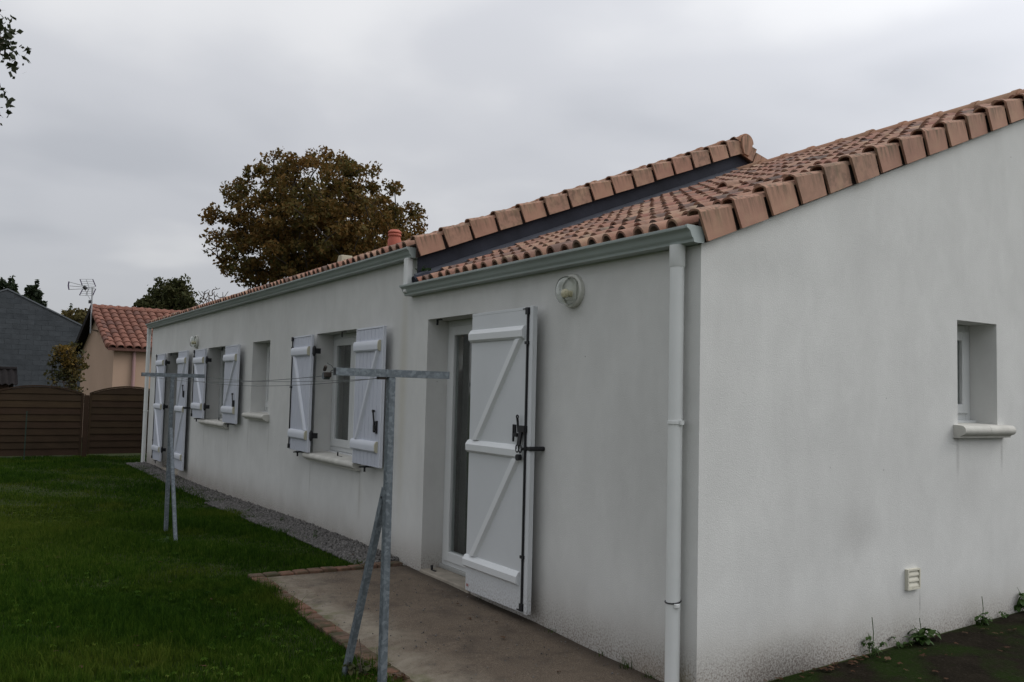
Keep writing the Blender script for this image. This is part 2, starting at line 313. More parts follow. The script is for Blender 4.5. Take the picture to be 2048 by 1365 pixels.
leafmat('weed_leaf', [(.022, .050, .010), (.040, .085, .016), (.060, .10, .025)], .6, 9)
leafmat('dead_leaf', [(.035, .018, .011), (.065, .034, .020), (.115, .072, .045)], .9, 3, .1, isl=.8, spec=.08)
leafmat('ivy_leaf', [(.020, .032, .010), (.045, .055, .018), (.08, .055, .025)], .7, 8)
mat('bark', (.045, .034, .026), .95, bump=.6, bscale=12, var=.3, vscale=4)
mat('twig', (.11, .085, .07), .95)
def wood_post(t, c, co, oi):
    g = nn(t, 'TexNoise', Vector=nn(t, 'VectorMath', _operation='MULTIPLY', i0=co, i1=(1.2, 20, 22)).outputs[0], Scale=2.0, Detail=5.0).outputs[0]
    return mix(t, ramp(t, g, [(.40, 0), (.68, .6)]), c, (.030, .018, .010))
mat('fence_wood', (.07, .04, .022), .85, var=.2, vscale=3, rnd=[(0, (.044, .028, .014)), (.5, (.034, .022, .012)), (1, (.037, .021, .013))], post=wood_post, spec=.2)
mat('stake_green', (.012, .028, .018), .6)
mat('salmon_render', (.41, .29, .215), .95, bump=.15, bscale=60, var=.05, vscale=1, vec='World', spec=.15)
mat('salmon_gutter', (.34, .21, .20), .6)
mat('block', (.17, .185, .20), .95, bump=.4, bscale=30, var=.16, vscale=4, rnd=[(0, (.058, .064, .070)), (.5, (.066, .073, .080)), (1, (.053, .059, .065))], spec=.15)
mat('block_mortar', (.056, .062, .068), .95, var=.15)
mat('shed_roof', (.013, .011, .011), .9, var=.2, spec=.1); mat('shed_wood', (.055, .032, .022), .9, var=.2)
mat('antenna_metal', (.30, .31, .32), .45, metal=.4); mat('antenna_plastic', (.045, .025, .07), .6); mat('dark_plastic', (.02, .02, .022), .6)
mat('pvc_pipe', (.66, .675, .66), .5, var=.04, vscale=3, vec='World')
# ---------------------------------------------------------------- terrain
GY = [(-60, -.3), (-8, -.17), (-2, -.13), (0, -.097), (1.65, -.050), (3.3, -.024), (4.1, -.012), (6.5, -.03), (9, -.085), (11.4, -.125), (16.5, -.125), (19, -.10), (26, -.20), (60, -.4), (6000, -.4)]
def gz(x, y):
    x = np.asarray(x, float); y = np.asarray(y, float)
    b = np.interp(y, [q[0] for q in GY], [q[1] for q in GY])
    return b+np.clip(x, 0, 7)*.036*np.clip((.6-y)/.6, 0, 1)
def axis(lims):
    a = []
    for lo, hi, st in lims: a += list(np.arange(lo, hi, st))
    return np.array(sorted(set(np.round(a, 3))))
ax = axis([(-3000, -200, 400), (-200, -20, 20), (-20, -6, 1), (-6, 9, .25), (9, 40, 2), (40, 200, 20), (200, 3001, 400)])
ay = axis([(-3000, -200, 400), (-200, -20, 20), (-20, -5, 1), (-5, 20, .25), (20, 40, 1), (40, 200, 20), (200, 3001, 400)])
X, Y = np.meshgrid(ax, ay, indexing='ij'); nx, ny = X.shape
lmask = lambda x, y: np.clip((-1.45-x)/.75, 0, 1)*np.clip((x+9)/1.0, 0, 1)*np.clip((17.6-y)/1.0, 0, 1)
bumps = (np.sin(X*1.7+Y*.9)*.012+np.sin(X*.6-Y*1.3+1)*.015)*lmask(X, Y)
Z = gz(X, Y)+bumps-.012
idx = np.arange(nx*ny).reshape(nx, ny)
F = np.stack([idx[:-1, :-1], idx[1:, :-1], idx[1:, 1:], idx[:-1, 1:]], -1).reshape(-1, 4)
ground = np_mesh('ground', np.stack([X, Y, Z], -1).reshape(-1, 3), F, M['ground'], smooth=True); tag(ground, kind='structure')
def lawn_z(x, y): return gz(x, y)+(np.sin(x*1.7+y*.9)*.012+np.sin(x*.6-y*1.3+1)*.015)*lmask(x, y)-.012
def sheet(name, x0, x1, y0, y1, lift, m, st=.2, thick=.1):
    xs = np.linspace(x0, x1, max(2, int((x1-x0)/st)+1)); ys = np.linspace(y0, y1, max(2, int((y1-y0)/st)+1))
    a = MB(); n = len(ys); jit = lambda x, y: .004*math.sin(3*x+5*y)
    for x in xs:
        for y in ys: a.v(x, y, float(gz(x, y))+lift+jit(x, y))
    for i in range(len(xs)-1):
        for j in range(n-1): a.F.append((i*n+j, (i+1)*n+j, (i+1)*n+j+1, i*n+j+1))
    per = [(x, ys[0]) for x in xs]+[(xs[-1], y) for y in ys[1:]]+[(x, ys[-1]) for x in xs[::-1][1:]]+[(xs[0], y) for y in ys[::-1][1:-1]]
    idp = [i*n for i in range(len(xs))]+[(len(xs)-1)*n+j for j in range(1, n)]+[i*n+n-1 for i in range(len(xs)-1)[::-1]]+[j for j in range(1, n-1)][::-1]
    b = len(a.V)
    for x, y in per: a.v(x, y, float(gz(x, y))+lift-thick)
    k = len(per)
    for i in range(k): a.F.append((idp[i], b+i, b+(i+1) % k, idp[(i+1) % k]))
    return a.build(name, m, smooth=30)
patio = tag(sheet('patio', -1.262, -.004, -.02, 3.60, .004, M['patio_concrete']), kind='structure')
soil = tag(sheet('bare_soil', -.6, 8.5, -4.5, -.035, -.002, M['soil']), kind='structure')
# brick edging of the patio, each paver a piece
bm_ = MB().box(-.056, .056, -.056, .056, -.035, .035).mesh('brick', bevel=.006)
def paver(x, y, rz=0, z=.012, sc=(1, 1, 1)):
    o = add('brick', bm_, M['brick_paver'], patio, (x, y, float(gz(x, y))-.02+z), (random.uniform(-.03, .03), random.uniform(-.03, .03), rz+random.uniform(-.04, .04))); o.scale = sc
for k in range(11): paver(-1.318+.1225*k, 3.655, 0, .012+random.uniform(-.004, .004))
for k in range(36):
    y = 3.535-.1225*k
    if y < -.3: break
    paver(-1.320+.006*math.sin(k), y, 0, .010+random.uniform(-.006, .003))
# ---------------------------------------------------------------- the house
house = thing('white_house', 'long white rendered bungalow with terracotta tile roofs and pale shutters', 'house', (0, 0, -.1))
WT = .30; RV = .20
def wall_grid(us, vs, hole, fmap, depth):
    """skin of a wall: front, back and the reveals of its openings; fmap(u, v, d) -> xyz"""
    a = MB(); nu, nv = len(us), len(vs); H = [[hole((us[i]+us[i+1])/2, (vs[j]+vs[j+1])/2) for j in range(nv-1)] for i in range(nu-1)]
    ids = {}
    def vid(i, j, d):
        if (i, j, d) not in ids: ids[i, j, d] = a.v(*fmap(us[i], vs[j], d))
        return ids[i, j, d]
    for i in range(nu-1):
        for j in range(nv-1):
            if H[i][j]: continue
            a.F.append((vid(i, j, 0), vid(i+1, j, 0), vid(i+1, j+1, 0), vid(i, j+1, 0)))
            a.F.append((vid(i, j, depth), vid(i, j+1, depth), vid(i+1, j+1, depth), vid(i+1, j, depth)))
            for di, dj, e in ((-1, 0, ((i, j), (i, j+1))), (1, 0, ((i+1, j), (i+1, j+1))), (0, -1, ((i, j), (i+1, j))), (0, 1, ((i, j+1), (i+1, j+1)))):
                ii, jj = i+di, j+dj
                if ii < 0 or jj < 0 or ii >= nu-1 or jj >= nv-1 or H[ii][jj]:
                    (p, q), (r, s_) = e; a.F.append((vid(p, q, 0), vid(r, s_, 0), vid(r, s_, depth), vid(p, q, depth)))
    return a
YE = 16.22; YM = 3.52            # far end of the house, end of the main roof
LIN = 2.15
OPEN = {'doorA': (2.46, 3.322, 0.0, LIN), 'win3': (4.80, 6.118, .80, LIN), 'win2': (7.885, 8.685, 1.17, LIN), 'win1': (9.86, 11.245, .985, LIN), 'door1': (13.14, 14.55, -.06, LIN)}
def inside(keys):
    return lambda u, v: any(OPEN[k][0] < u < OPEN[k][1] and OPEN[k][2] < v < OPEN[k][3] for k in keys)
fm = lambda u, v, d: (d, u, v)
aA = wall_grid([WT-.0015, 2.46, 3.322, YM], [-.6, 0, LIN, 2.42], inside(['doorA']), fm, WT).build('wall', M['stucco'], house)
k4 = ['win3', 'win2', 'win1', 'door1']
us = sorted({YM, YE}|{OPEN[k][i] for k in k4 for i in (0, 1)}); vs = sorted({-.6, 2.765}|{OPEN[k][i] for k in k4 for i in (2, 3)})
aM = wall_grid(us, vs, inside(k4), fm, WT).build('wall', M['stucco'], house)
# gable wall of the lower part: rake z = 2.386 + .4 x, ridge x = 4
XW = 8.0; rz_ = lambda x: 2.372+.4*(x if x <= 4 else 8-x)
GW = (2.473, 2.977, 1.372, 2.114)
gu = [0, .3, GW[0], GW[1], 4, 7.7, 8.0]; gv = [-.6, GW[2], GW[3], 9]
fg = lambda u, v, d: (u, d, rz_(u) if v == 9 else v)
gw = wall_grid([u for u in gu], gv, lambda u, v: GW[0] < u < GW[1] and GW[2] < v < GW[3], lambda u, v, d: (u, -.0015+d, rz_(u) if v == 9 else v), WT)
gw.build('gable_wall', M['stucco'], house)
# upper gable of the main part (zinc clad strip), far gable and back wall
rzm = lambda x: 2.70+.4*(x if x <= 4 else 8-x)
a = MB()
a.sweep([[(x, y, z) for x, z in ((.302, 2.3), (.302, rzm(.302)), (4, rzm(4)), (7.7, rzm(7.7)), (7.7, 2.3))] for y in (YM+.012, YM+.25)]); a.build('gable_wall', M['stucco'], house)
a = MB(); a.sweep([[(x, y, z) for x, z in ((.3, -.6), (.3, rzm(.3)), (4, rzm(4)), (8, rzm(8)), (8, -.6))] for y in (YE-.25, YE)]); a.build('gable_wall', M['stucco'], house)
MB().box(7.7, 7.998, .3, YE-.25, -.6, 2.36).build('wall', M['stucco'], house)
# zinc flashing on the step between the two roofs + its apron on the tiles
TH = math.atan(.4); za = lambda x: 2.475+.4*(x+.02)      # annex roof surface
a = MB(); n = 24
pts = [(-.02+4.40*k/n) for k in range(n+1)]; zz1 = lambda x: za(x if x <= 4 else 8-x); rz1 = lambda x: rzm(x if x <= 4.05 else 8.1-x)
ring = lambda y: [(x, y+.006*math.sin(x*3.1), zz1(x)-.01) for x in pts]+[(x, y+.004*math.sin(x*2.3), rz1(x)+.06) for x in reversed(pts)]
a.sweep([ring(YM-.004), ring(YM+.014)])
fl = a.build('flashing', M['zinc_flashing'], house, smooth=30)
a = MB()
a.sweep([[(x, YM-.005, za(x)+.105), (x, YM-.05+.008*math.sin(x*5), za(x)+.094), (x, YM-.125+.012*math.sin(x*7), za(x)+.078+.006*math.sin(x*40)), (x, YM-.125+.012*math.sin(x*7), za(x)+.066), (x, YM-.005, za(x)+.09)] for x in np.linspace(-.06, 3.95, 90)])
mat('zinc_apron', (.065, .07, .085), .55, bump=.3, bscale=8, var=.2, vscale=4, vec='World')  # paler than the flashing: grazing sky reflection put into the colour
a.build('apron', M['zinc_apron'], fl, smooth=40)
a = MB(); a.tube([(x, YM-.10, za(x)+.045) for x in (-.10, .05)], .045, 10); a.build('apron', M['zinc_flashing'], fl, smooth=40)
# --- tiles
def tile_mesh(name, L=.315, p=.148, r=.050, th=.013):
    prof = lambda r, d: [(-.004, .006-d), (.022, .000-d), (.044, .002-d)]+[(.098+(r-d)*math.cos(q), .002+(r-d)*1.12*math.sin(q)) for q in [math.pi*(1-k/8) for k in range(0, 9)]]
    a = MB(); rings = []
    for x, s_ in ((0, 1.0), (L, .86)):
        top = [(x, y, z) for y, z in prof(r*s_, 0)]; bot = [(x, y, z) for y, z in prof(r*s_, th)]
        rings.append(top+bot[::-1])
    a.sweep(rings); return a.mesh(name, smooth=45)
tileM = tile_mesh('roof_tile')
def roof_deck(name, x0, x1, y0, y1, zf, parent, m):
    a = MB(); a.hexa([(x0, y0, zf(x0)-.07), (x1, y0, zf(x1)-.07), (x1, y1, zf(x1)-.07), (x0, y1, zf(x0)-.07), (x0, y0, zf(x0)-.012), (x1, y0, zf(x1)-.012), (x1, y1, zf(x1)-.012), (x0, y1, zf(x0)-.012)])
    return a.build(name, m, parent)
mat('roof_deck', (.10, .065, .045), .95)
PITCH = .148; EX = .259
annex_roof = roof_deck('roof', .0, 4.0, .02, YM-.01, za, house, M['roof_deck'])
TILT = .030
def tile_place(x, y, zf, ex):
    return (x, y, zf(x)+.020), (0, -(TH-TILT-.035)*1.0 if False else -(TH-.060), 0)
ncol = 23; nrow = 15
rest = MB()
def bake(mb, me, loc, rot, jitter=0):
    mw = Matrix.LocRotScale(Vector(loc), Matrix.Rotation(rot[1], 3, 'Y').to_quaternion(), None) if rot[2] == 0 else Matrix.LocRotScale(Vector(loc), (Matrix.Rotation(rot[2], 3, 'Z') @ Matrix.Rotation(rot[1], 3, 'Y')).to_quaternion(), None)
    b = len(mb.V); mb.V += [tuple(mw @ v.co) for v in me.vertices]; mb.F += [tuple(b+i for i in f.vertices) for f in me.polygons]
for rI in range(nrow+1):
    for cI in range(ncol):
        x = -.085+EX*rI; y = .045+PITCH*cI
        if x > 3.95: continue
        loc, rot = tile_place(x, y, za, EX)
        loc = (loc[0]+random.uniform(-.008, .008), loc[1]+random.uniform(-.004, .004), loc[2]+random.uniform(-.003, .004)); rot = (random.uniform(-.015, .015), rot[1]+random.uniform(-.008, .012), random.uniform(-.012, .012))
        if rI < 13: add('roof_tile', tileM, M['tile'], annex_roof, loc, rot)
        else: bake(rest, tileM, loc, (0, rot[1], 0))
def np_from_mb(mb, name, m, parent): return mb.build(name, m, parent, smooth=45)
tag(np_from_mb(rest, 'roof_tiles', M['tile'], annex_roof), kind='stuff')
# one tile with a raised ventilation hood
hood = MB(); 
hp = PY(1405, 390, 1.75); hx = 1.55; hy = 1.36
for s_ in (0, 1):
    pass
rings = []
for t_, r_ in ((0, .062), (.10, .060), (.22, .045), (.27, .03)):
    c0 = (hx+t_*math.cos(TH-.1), hy, za(hx)+.058+t_*math.sin(TH-.1))
    rings.append([(c0[0], c0[1]+r_*math.cos(q), c0[2]+1.05*r_*math.sin(q)) for q in [math.pi*k/10 for k in range(11)]]+[(c0[0], c0[1]+(r_-.012)*math.cos(q), c0[2]+1.05*(r_-.012)*math.sin(q)) for q in [math.pi*(1-k/10) for k in range(11)]])
hood.sweep(rings); hood.build('vent_tile', M['tile'], annex_roof, smooth=45)
# main roof
zm = lambda x: 2.825+.4*(x+.02)
main_roof = roof_deck('roof', .02, 4.0, YM+.02, YE, zm, house, M['roof_deck'])
EXM = .2752; rest = MB(); rnd2 = MB()
for rI in range(15):
    for cI in range(86):
        x = -.085+EXM*rI; y = YM+.06+PITCH*cI
        if y+PITCH > YE+.05: break
        loc, rot = tile_place(x, y, zm, EXM); loc = (loc[0]+random.uniform(-.008, .008), loc[1], loc[2]+random.uniform(-.003, .005))
        if rI == 0 or cI == 0: add('roof_tile', tileM, M['tile'], main_roof, loc, (random.uniform(-.02, .02), rot[1]+random.uniform(-.01, .015), 0))
        else: bake(rest, tileM, loc, (0, rot[1], 0))
tag(np_from_mb(rest, 'roof_tiles', M['tile'], main_roof), kind='stuff')
# far slopes (seen only over the ridge): plain decks with their own tiles near the step
sl2 = lambda zf: (lambda x: zf(8-x))
for zf, y0, y1 in ((za, .0, YM-.02), (zm, YM+.02, YE)):
    a = MB(); a.hexa([(4, y0, zf(4)-.06), (8.1, y0, zf(-.1)-.06), (8.1, y1, zf(-.1)-.06), (4, y1, zf(4)-.06), (4, y0, zf(4)+.02), (8.1, y0, zf(-.1)+.02), (8.1, y1, zf(-.1)+.02), (4, y1, zf(4)+.02)]); a.build('roof', M['tile'], house)
# verge tiles: a side plate under a rolled top, each lapping the next
def verge_mesh(ex):
    a = MB(); h = .165
    # plate: local x up-slope (horizontal run along slope), y outward negative, z normal
    a.hexa([(.002, -.020, -h+.03), (ex-.027, -.004, -h+.03), (ex-.027, .010, -h+.03), (.002, -.004, -h+.03), (-.010, -.022, .032), (ex-.027, -.006, .006), (ex-.027, .010, .006), (-.010, -.004, .032)])
    rings = []
    for x, s_, dy, dzz in ((.004, 1, 0, .022), (ex+.03, .84, .012, -.012)):
        o_ = [(x, .042-.055*s_*math.cos(q)+dy*.3, dzz+.036*s_*math.sin(q)) for q in [math.pi*k/8 for k in range(9)]]
        i_ = [(x, .042-.043*s_*math.cos(q)+dy*.3, dzz+.025*s_*math.sin(q)) for q in [math.pi*(1-k/8) for k in range(9)]]
        rings.append(o_+i_)
    a.sweep(rings); return a.mesh('verge_tile', bevel=0, smooth=35)
def verge_run(parent, zf, y, x0, ex, n, mirror=False, dz=0):
    L = ex/math.cos(TH); me = verge_mesh(L)
    lin = MB()
    for k in range(n):
        x = x0+ex*k
        j = random.uniform(-.004, .004)
        o = add('verge_tile', me, M['verge'], parent, (x if not mirror else 8-x, y+j, zf(x)+.045+dz+random.uniform(-.003, .004)), (random.uniform(-.02, .02), -(TH-.012)+random.uniform(-.012, .012), random.uniform(-.015, .015)) if not mirror else (0, math.pi+TH-.012, 0))
        if mirror: o.rotation_euler = (0, 0, 0); o.rotation_euler = (0, TH-.012, 0); o.scale = (-1, 1, 1)
    xe = x0+ex*n+.02
    pts_ = [(x0+.02, zf(x0+.02)-.105+dz), (xe, zf(xe)-.105+dz), (xe, zf(xe)+.04+dz), (x0+.02, zf(x0+.02)+.04+dz)]
    if mirror: pts_ = [(8-x, z) for x, z in pts_]
    lin.sweep([[(x, yy, z) for x, z in pts_] for yy in (y+.0125, y+.030)]); lin.build('verge_strip', M['verge_gap_shade'], parent)  # dark strip behind the tiles, painting the shade of their gaps
verge_run(annex_roof, za, -.034, -.045, EX, 16)
verge_run(main_roof, zm, YM-.055, -.075, EXM, 15)
verge_run(main_roof, zm, YM-.055, 2.40, EXM, 6, mirror=True)
# ridge tiles
def ridge_mesh(L, r=.105):
    a = MB(); rings = []
    for y, s_ in ((0, 1.08), (.05, 1.07), (.055, 1.0), (L+.03, .93)):
        rings.append([(r*s_*math.cos(q), y, r*s_*.95*math.sin(q)) for q in [math.pi*k/12 for k in range(13)]]+[((r-.014)*s_*math.cos(q), y, (r-.014)*s_*.95*math.sin(q)) for q in [math.pi*(1-k/12) for k in range(13)]])
    a.sweep(rings); return a.mesh('ridge_tile', smooth=35)
rm = ridge_mesh(.352)
for k in range(10):
    y = 3.49-.351*(k+1)
    add('ridge_tile', rm, M['ridge'], annex_roof, (4.0, y, za(4)-.005+random.uniform(-.004, .004)))
for k in range(36):
    add('ridge_tile', rm, M['ridge'], main_roof, (4.08, YM-.07+.351*k, zm(4)+.035+random.uniform(-.004, .004)))
# clay end disc closing the main ridge
a = MB(); cx, cz = 4.08, zm(4)+.035
prof = [(cx+.092*math.cos(q), cz+.088*math.sin(q)) for q in [math.pi*k/12 for k in range(13)]]+[(cx-.085, cz-.05), (cx-.05, cz-.14), (cx+.03, cz-.155), (cx+.075, cz-.06)]
a.sweep([[(x, y, z) for x, z in prof] for y in (YM-.085, YM-.055)]); a.build('ridge_end', M['verge'], main_roof, bevel=.004)
# chimney pot and vent cowl
c0 = PX(788.5, 497, 3.0); 
a = MB(); rr = .5*(803-776)/FPX*float(np.dot(c0-CAM, _f)); s_ = rr/.5; topz = float(PX(788.5, 461, 3.0)[2]); bz = zm(3.0)-.05
zc = lambda f: topz-f*rr
ring = lambda r_, z: [(3.0+r_*math.cos(q), c0[1]+r_*math.sin(q), z) for q in [2*math.pi*k/20 for k in range(20)]]
a.sweep([ring(rr*.98, bz), ring(rr*1.02, zc(1.55)), ring(rr*.86, zc(1.15)), ring(rr*.84, zc(1.0)), ring(rr*1.0, zc(.93)), ring(rr*1.02, zc(.80)), ring(rr*.90, zc(.62)), ring(rr*.86, zc(.55)), ring(rr*1.0, zc(.48)), ring(rr*1.02, zc(.36)), ring(rr*.72, zc(.05)), ring(rr*.68, zc(0)), ring(rr*.55, zc(.02)), ring(rr*.55, zc(.8))])
a.build('chimney', M['chimney_clay'], main_roof, smooth=40)
c1 = PX(690, 520, 2.6); w_ = float(np.dot(c1-CAM, _f))/FPX; a = MB(); x, y, z = 2.6, c1[1], float(PX(690, 512.5, 2.6)[2])
hw = 13*w_; zb = zm(2.6)-.05
a.hexa([(x-hw, y-hw*1.1, zb), (x+hw, y-hw*1.1, zb), (x+hw, y+hw*1.1, zb), (x-hw, y+hw*1.1, zb), (x-hw*.9, y-hw*.8, z), (x+hw*.9, y-hw*.8, z), (x+hw*.9, y+hw*.5, z), (x-hw*.9, y+hw*.5, z)])
mat('cowl', (.42, .38, .28), .8, var=.1); a.build('roof_vent', M['cowl'], main_roof, bevel=.01)
# --- gutters (ogee profile) and downpipes
OG = [(-.002, .088), (-.002, .0), (-.070, .0), (-.078, .004), (-.080, .016), (-.084, .022), (-.092, .028), (-.098, .040), (-.103, .054), (-.111, .064), (-.122, .070), (-.128, .074), (-.130, .080), (-.130, .090), (-.124, .092)]
def gutter(y0, y1, z0, z1):
    a = MB(); inn = [(x+(.004 if x < -.004 else -.003), max(z, .004)) for x, z in OG][::-1]; inn[0] = (-.122, .088)
    prof = OG+inn
    a.sweep([[(x, y, z+zz) for x, z in prof] for y, zz in ((y0, z0), (y1, z1))])
    g = a.build('gutter', M['gutter_paint'], house, smooth=30)
    for y, zz in ((y0, z0), (y1, z1)):
        s2 = 1 if y == y0 else -1; b = MB(); cp = [(x*1.03 if x < -.05 else x, z*1.03-.001) for x, z in OG]
        b.sweep([[(x, y+t_*s2, z+zz) for x, z in cp] for t_ in (-.003, .012)]); b.build('end_cap', M['gutter_paint'], g)
    return g
gutter(-.025, 3.652, 2.374, 2.378); gutter(3.535, YE+.12, 2.714, 2.722)
def downpipe(x, y, z0, z1, r=.04, brackets=(), sleeve=True):
    a = MB(); a.tube([(x, y, z0), (x, y, z1-.11), (x, y, z1)], r, 20); d = a.build('downpipe', M['pvc_pipe'], house, smooth=40)
    if sleeve: MB().tube([(x, y, z1-.125), (x, y, z1-.118), (x, y, z1-.001)], [r+.0005, r+.0045, r+.0045], 20).build('sleeve', M['pvc_pipe'], d, smooth=40)
    for zb in brackets:
        b = MB(); b.tube([(x, y, zb-.008), (x, y, zb+.008)], r+.006, 20); b.box(x, -.001, y-.012, y+.012, zb-.006, zb+.006); b.box(x-.01, x+.012, y-r-.018, y-r, zb-.012, zb+.012); b.build('pipe_bracket', M['pvc_pipe'], d)
    return d
dp = downpipe(-.062, .122, -.10, 2.376, .0405, (1.382,))
b = MB(); b.tube([(-.062+.043*math.cos(q), .122+.043*math.sin(q), .402+.006*math.cos(q)) for q in [2*math.pi*k/20 for k in range(21)]], .004, 6); b.build('strap', M['dark_plastic'], dp)
b = MB(); b.box(-.09, -.06, .066, .085, .376, .398); b.build('strap_buckle', M['pvc_pipe'], dp, bevel=.003)
downpipe(-.060, YE+.055, -.15, 2.72, .040, (.98,))
a = MB(); a.box(-.105, -.035, 3.575, 3.645, 2.40, 2.718); a.build('downpipe', M['pvc_pipe'], house, bevel=.012)
# --- windows and doors
def rect_ring(a, y0, y1, z0, z1, w, x0, x1, wb=None):
    wb = wb or w
    a.box(x0, x1, y0, y0+w, z0, z1); a.box(x0, x1, y1-w, y1, z0, z1); a.box(x0, x1, y0+w, y1-w, z1-w, z1); a.box(x0, x1, y0+w, y1-w, z0, z0+wb)
def frame_geo(y0, y1, z0, z1, leaves, name, cill=True, curtain=True):
    a = MB(); rect_ring(a, y0+.001, y1-.001, z0+.001, z1-.001, .062, RV, RV+.07); part = a.build(name, M['white_pvc'], house, bevel=.004)
    ys = [y0+.05+(y1-y0-.10)*k/leaves for k in range(leaves+1)]
    for k in range(leaves):
        a = MB(); rect_ring(a, ys[k]+.004, ys[k+1]-.004, z0+.05, z1-.05, .085, RV-.016, RV+.05); a.build('sash', M['white_pvc'], part, bevel=.006)
        MB().box(RV+.012, RV+.024, ys[k]+.085, ys[k+1]-.085, z0+.13, z1-.13).build('pane', M['glass'], part)
    if curtain:
        a = MB(); n = int((y1-y0)/.018); a.sweep([[(.345+.018*math.sin(k*1.1)+.006*math.sin(k*.37), y0+.03+(y1-y0-.06)*k/n, z) for k in range(n+1)] for z in (z0+.06, z1-.05)], closed=False)
        a.build('curtain', M['curtain'], part, smooth=True)
    return part
def sill(y0, y1, ztop, ax_='y', split=True):
    n = 2 if split else 1; out = []
    for k in range(n):
        a = MB(); u0 = y0+(y1-y0)*k/n; u1 = y0+(y1-y0)*(k+1)/n-(.0025 if k < n-1 else 0)
        prof = [(.16, .012), (.16, -.045), (-.002, -.088), (-.050, -.088), (-.053, -.074), (-.060, -.071)]+[(-.058-.0345*math.cos(q), -.035+.0345*math.sin(q)) for q in [-1.25+2.75*i/9 for i in range(10)]]
        if ax_ == 'y': a.sweep([[(x, u, ztop+z) for x, z in prof] for u in (u0, u1)])
        else: a.sweep([[(u, x, ztop+z) for x, z in prof] for u in (u0, u1)])
        out.append(a)
    return out
for key, nm, lv in (('doorA', 'french_door', 1), ('win3', 'window', 2), ('win2', 'window', 1), ('win1', 'window', 2), ('door1', 'french_door', 2)):
    y0, y1, z0, z1 = OPEN[key]; part = frame_geo(y0, y1, z0+(.02 if 'door' in key else .03), z1, lv, nm)
    if 'win' in key:
        for s_ in sill(y0-.085, y1+.085, z0+.004): s_.build('window_sill', M['sill_stone'], part, smooth=35)
        MB().box(.158, RV+.06, y0+.002, y1-.002, z0-.05, z0+.028).build('frame_base', M['white_pvc'], part, bevel=.004)
    else:
        MB().box(-.018, WT-.01, y0+.003, y1-.003, z0-.07, z0+.002).build('threshold', M['threshold'], part, bevel=.008)
        MB().box(RV-.03, RV+.06, y0+.003, y1-.003, z0+.003, z0+.034).build('threshold_strip', M['alu'], part, bevel=.004)
    # little black catches on sill and lintel
    cy = y1-.10
    if 'door' in key:
        b = MB(); b.bar((.055, y1-.10, z0+.005), (.055, y1-.17, z0+.007), .014, .008); b.bar((.055, y1-.10, z0), (.055, y1-.10, z0+.045), .014, .014, up=(1, 0, 0)); b.build('catch', M['black_iron'], part)
        b = MB(); b.bar((.05, y1-.08, z1-.005), (.05, y1-.16, z1-.007), .014, .008); b.bar((.05, y1-.08, z1-.001), (.05, y1-.08, z1-.05), .014, .014, up=(1, 0, 0)); b.build('catch', M['black_iron'], part)
    elif key != 'win2':
        m_ = (y0+y1)/2+.02
        b = MB(); b.bar((.05, m_, z0+.008), (.05, m_-.12, z0+.010), .012, .008); b.bar((.05, m_, z0+.002), (.05, m_, z0+.05), .012, .012, up=(1, 0, 0)); b.build('catch', M['black_iron'], part)
        b = MB(); b.bar((.05, m_, z1-.006), (.05, m_-.12, z1-.008), .012, .008); b.bar((.05, m_, z1-.001), (.05, m_, z1-.06), .012, .012, up=(1, 0, 0)); b.build('catch', M['black_iron'], part)
# gable window
a = MB(); g0, g1, h0, h1 = GW
def gy_ring(a, x0, x1, z0, z1, w, y0, y1):
    a.box(x0, x0+w, y0, y1, z0, z1); a.box(x1-w, x1, y0, y1, z0, z1); a.box(x0+w, x1-w, y0, y1, z1-w, z1); a.box(x0+w, x1-w, y0, y1, z0, z0+w)
gy_ring(a, g0+.001, g1-.001, h0+.03, h1-.001, .06, .20, .27); part = a.build('window', M['white_pvc'], house, bevel=.004)
a = MB(); gy_ring(a, g0+.05, g1-.05, h0+.08, h1-.05, .07, .185, .25); a.build('sash', M['white_pvc'], part, bevel=.006)
MB().box(g0+.11, g1-.11, .212, .222, h0+.14, h1-.11).build('pane', M['glass'], part)
MB().box(g0+.02, g1-.02, .34, .35, h0+.05, h1-.05).build('curtain', M['curtain'], part)
MB().box(g0+.002, g1-.002, .15, .27, h0+.006, h0+.032).build('frame_base', M['white_pvc'], part, bevel=.004)
for s_ in sill(g0-.055, g1+.085, h0+.004, 'x'): s_.build('window_sill', M['sill_stone'], part, smooth=35)
# vent grille on the gable
v0 = PY(1814.8, 1140, -.02); v1 = PY(1839.8, 1177.5, -.02); vx0, vx1, vz0, vz1 = v0[0], v1[0], v1[2], v0[2]
a = MB(); t_ = .011
a.box(vx0, vx0+t_, -.026, -.001, vz0, vz1); a.box(vx1-t_, vx1, -.026, -.001, vz0, vz1); a.box(vx0+t_, vx1-t_, -.026, -.001, vz1-t_, vz1); a.box(vx0+t_, vx1-t_, -.026, -.001, vz0, vz0+t_); a.box(vx0+t_, vx1-t_, -.008, -.001, vz0+t_, vz1-t_)
gr = a.build('vent_grille', M['grille_cream'], house)
for k in range(3):
    z0 = vz0+t_+(vz1-vz0-2*t_)*k/3; z1 = z0+(vz1-vz0-2*t_)/3
    prof = [(-.0085, z0+.001), (-.022, z0+.001), (-.0235, z0+.010), (-.020, (z0+z1)/2), (-.012, z1-.003), (-.0085, z1-.003)]
    MB().prism(prof, 'x', vx0+t_+.001, vx1-t_-.001).build('slat', M['grille_cream'], gr, smooth=50)
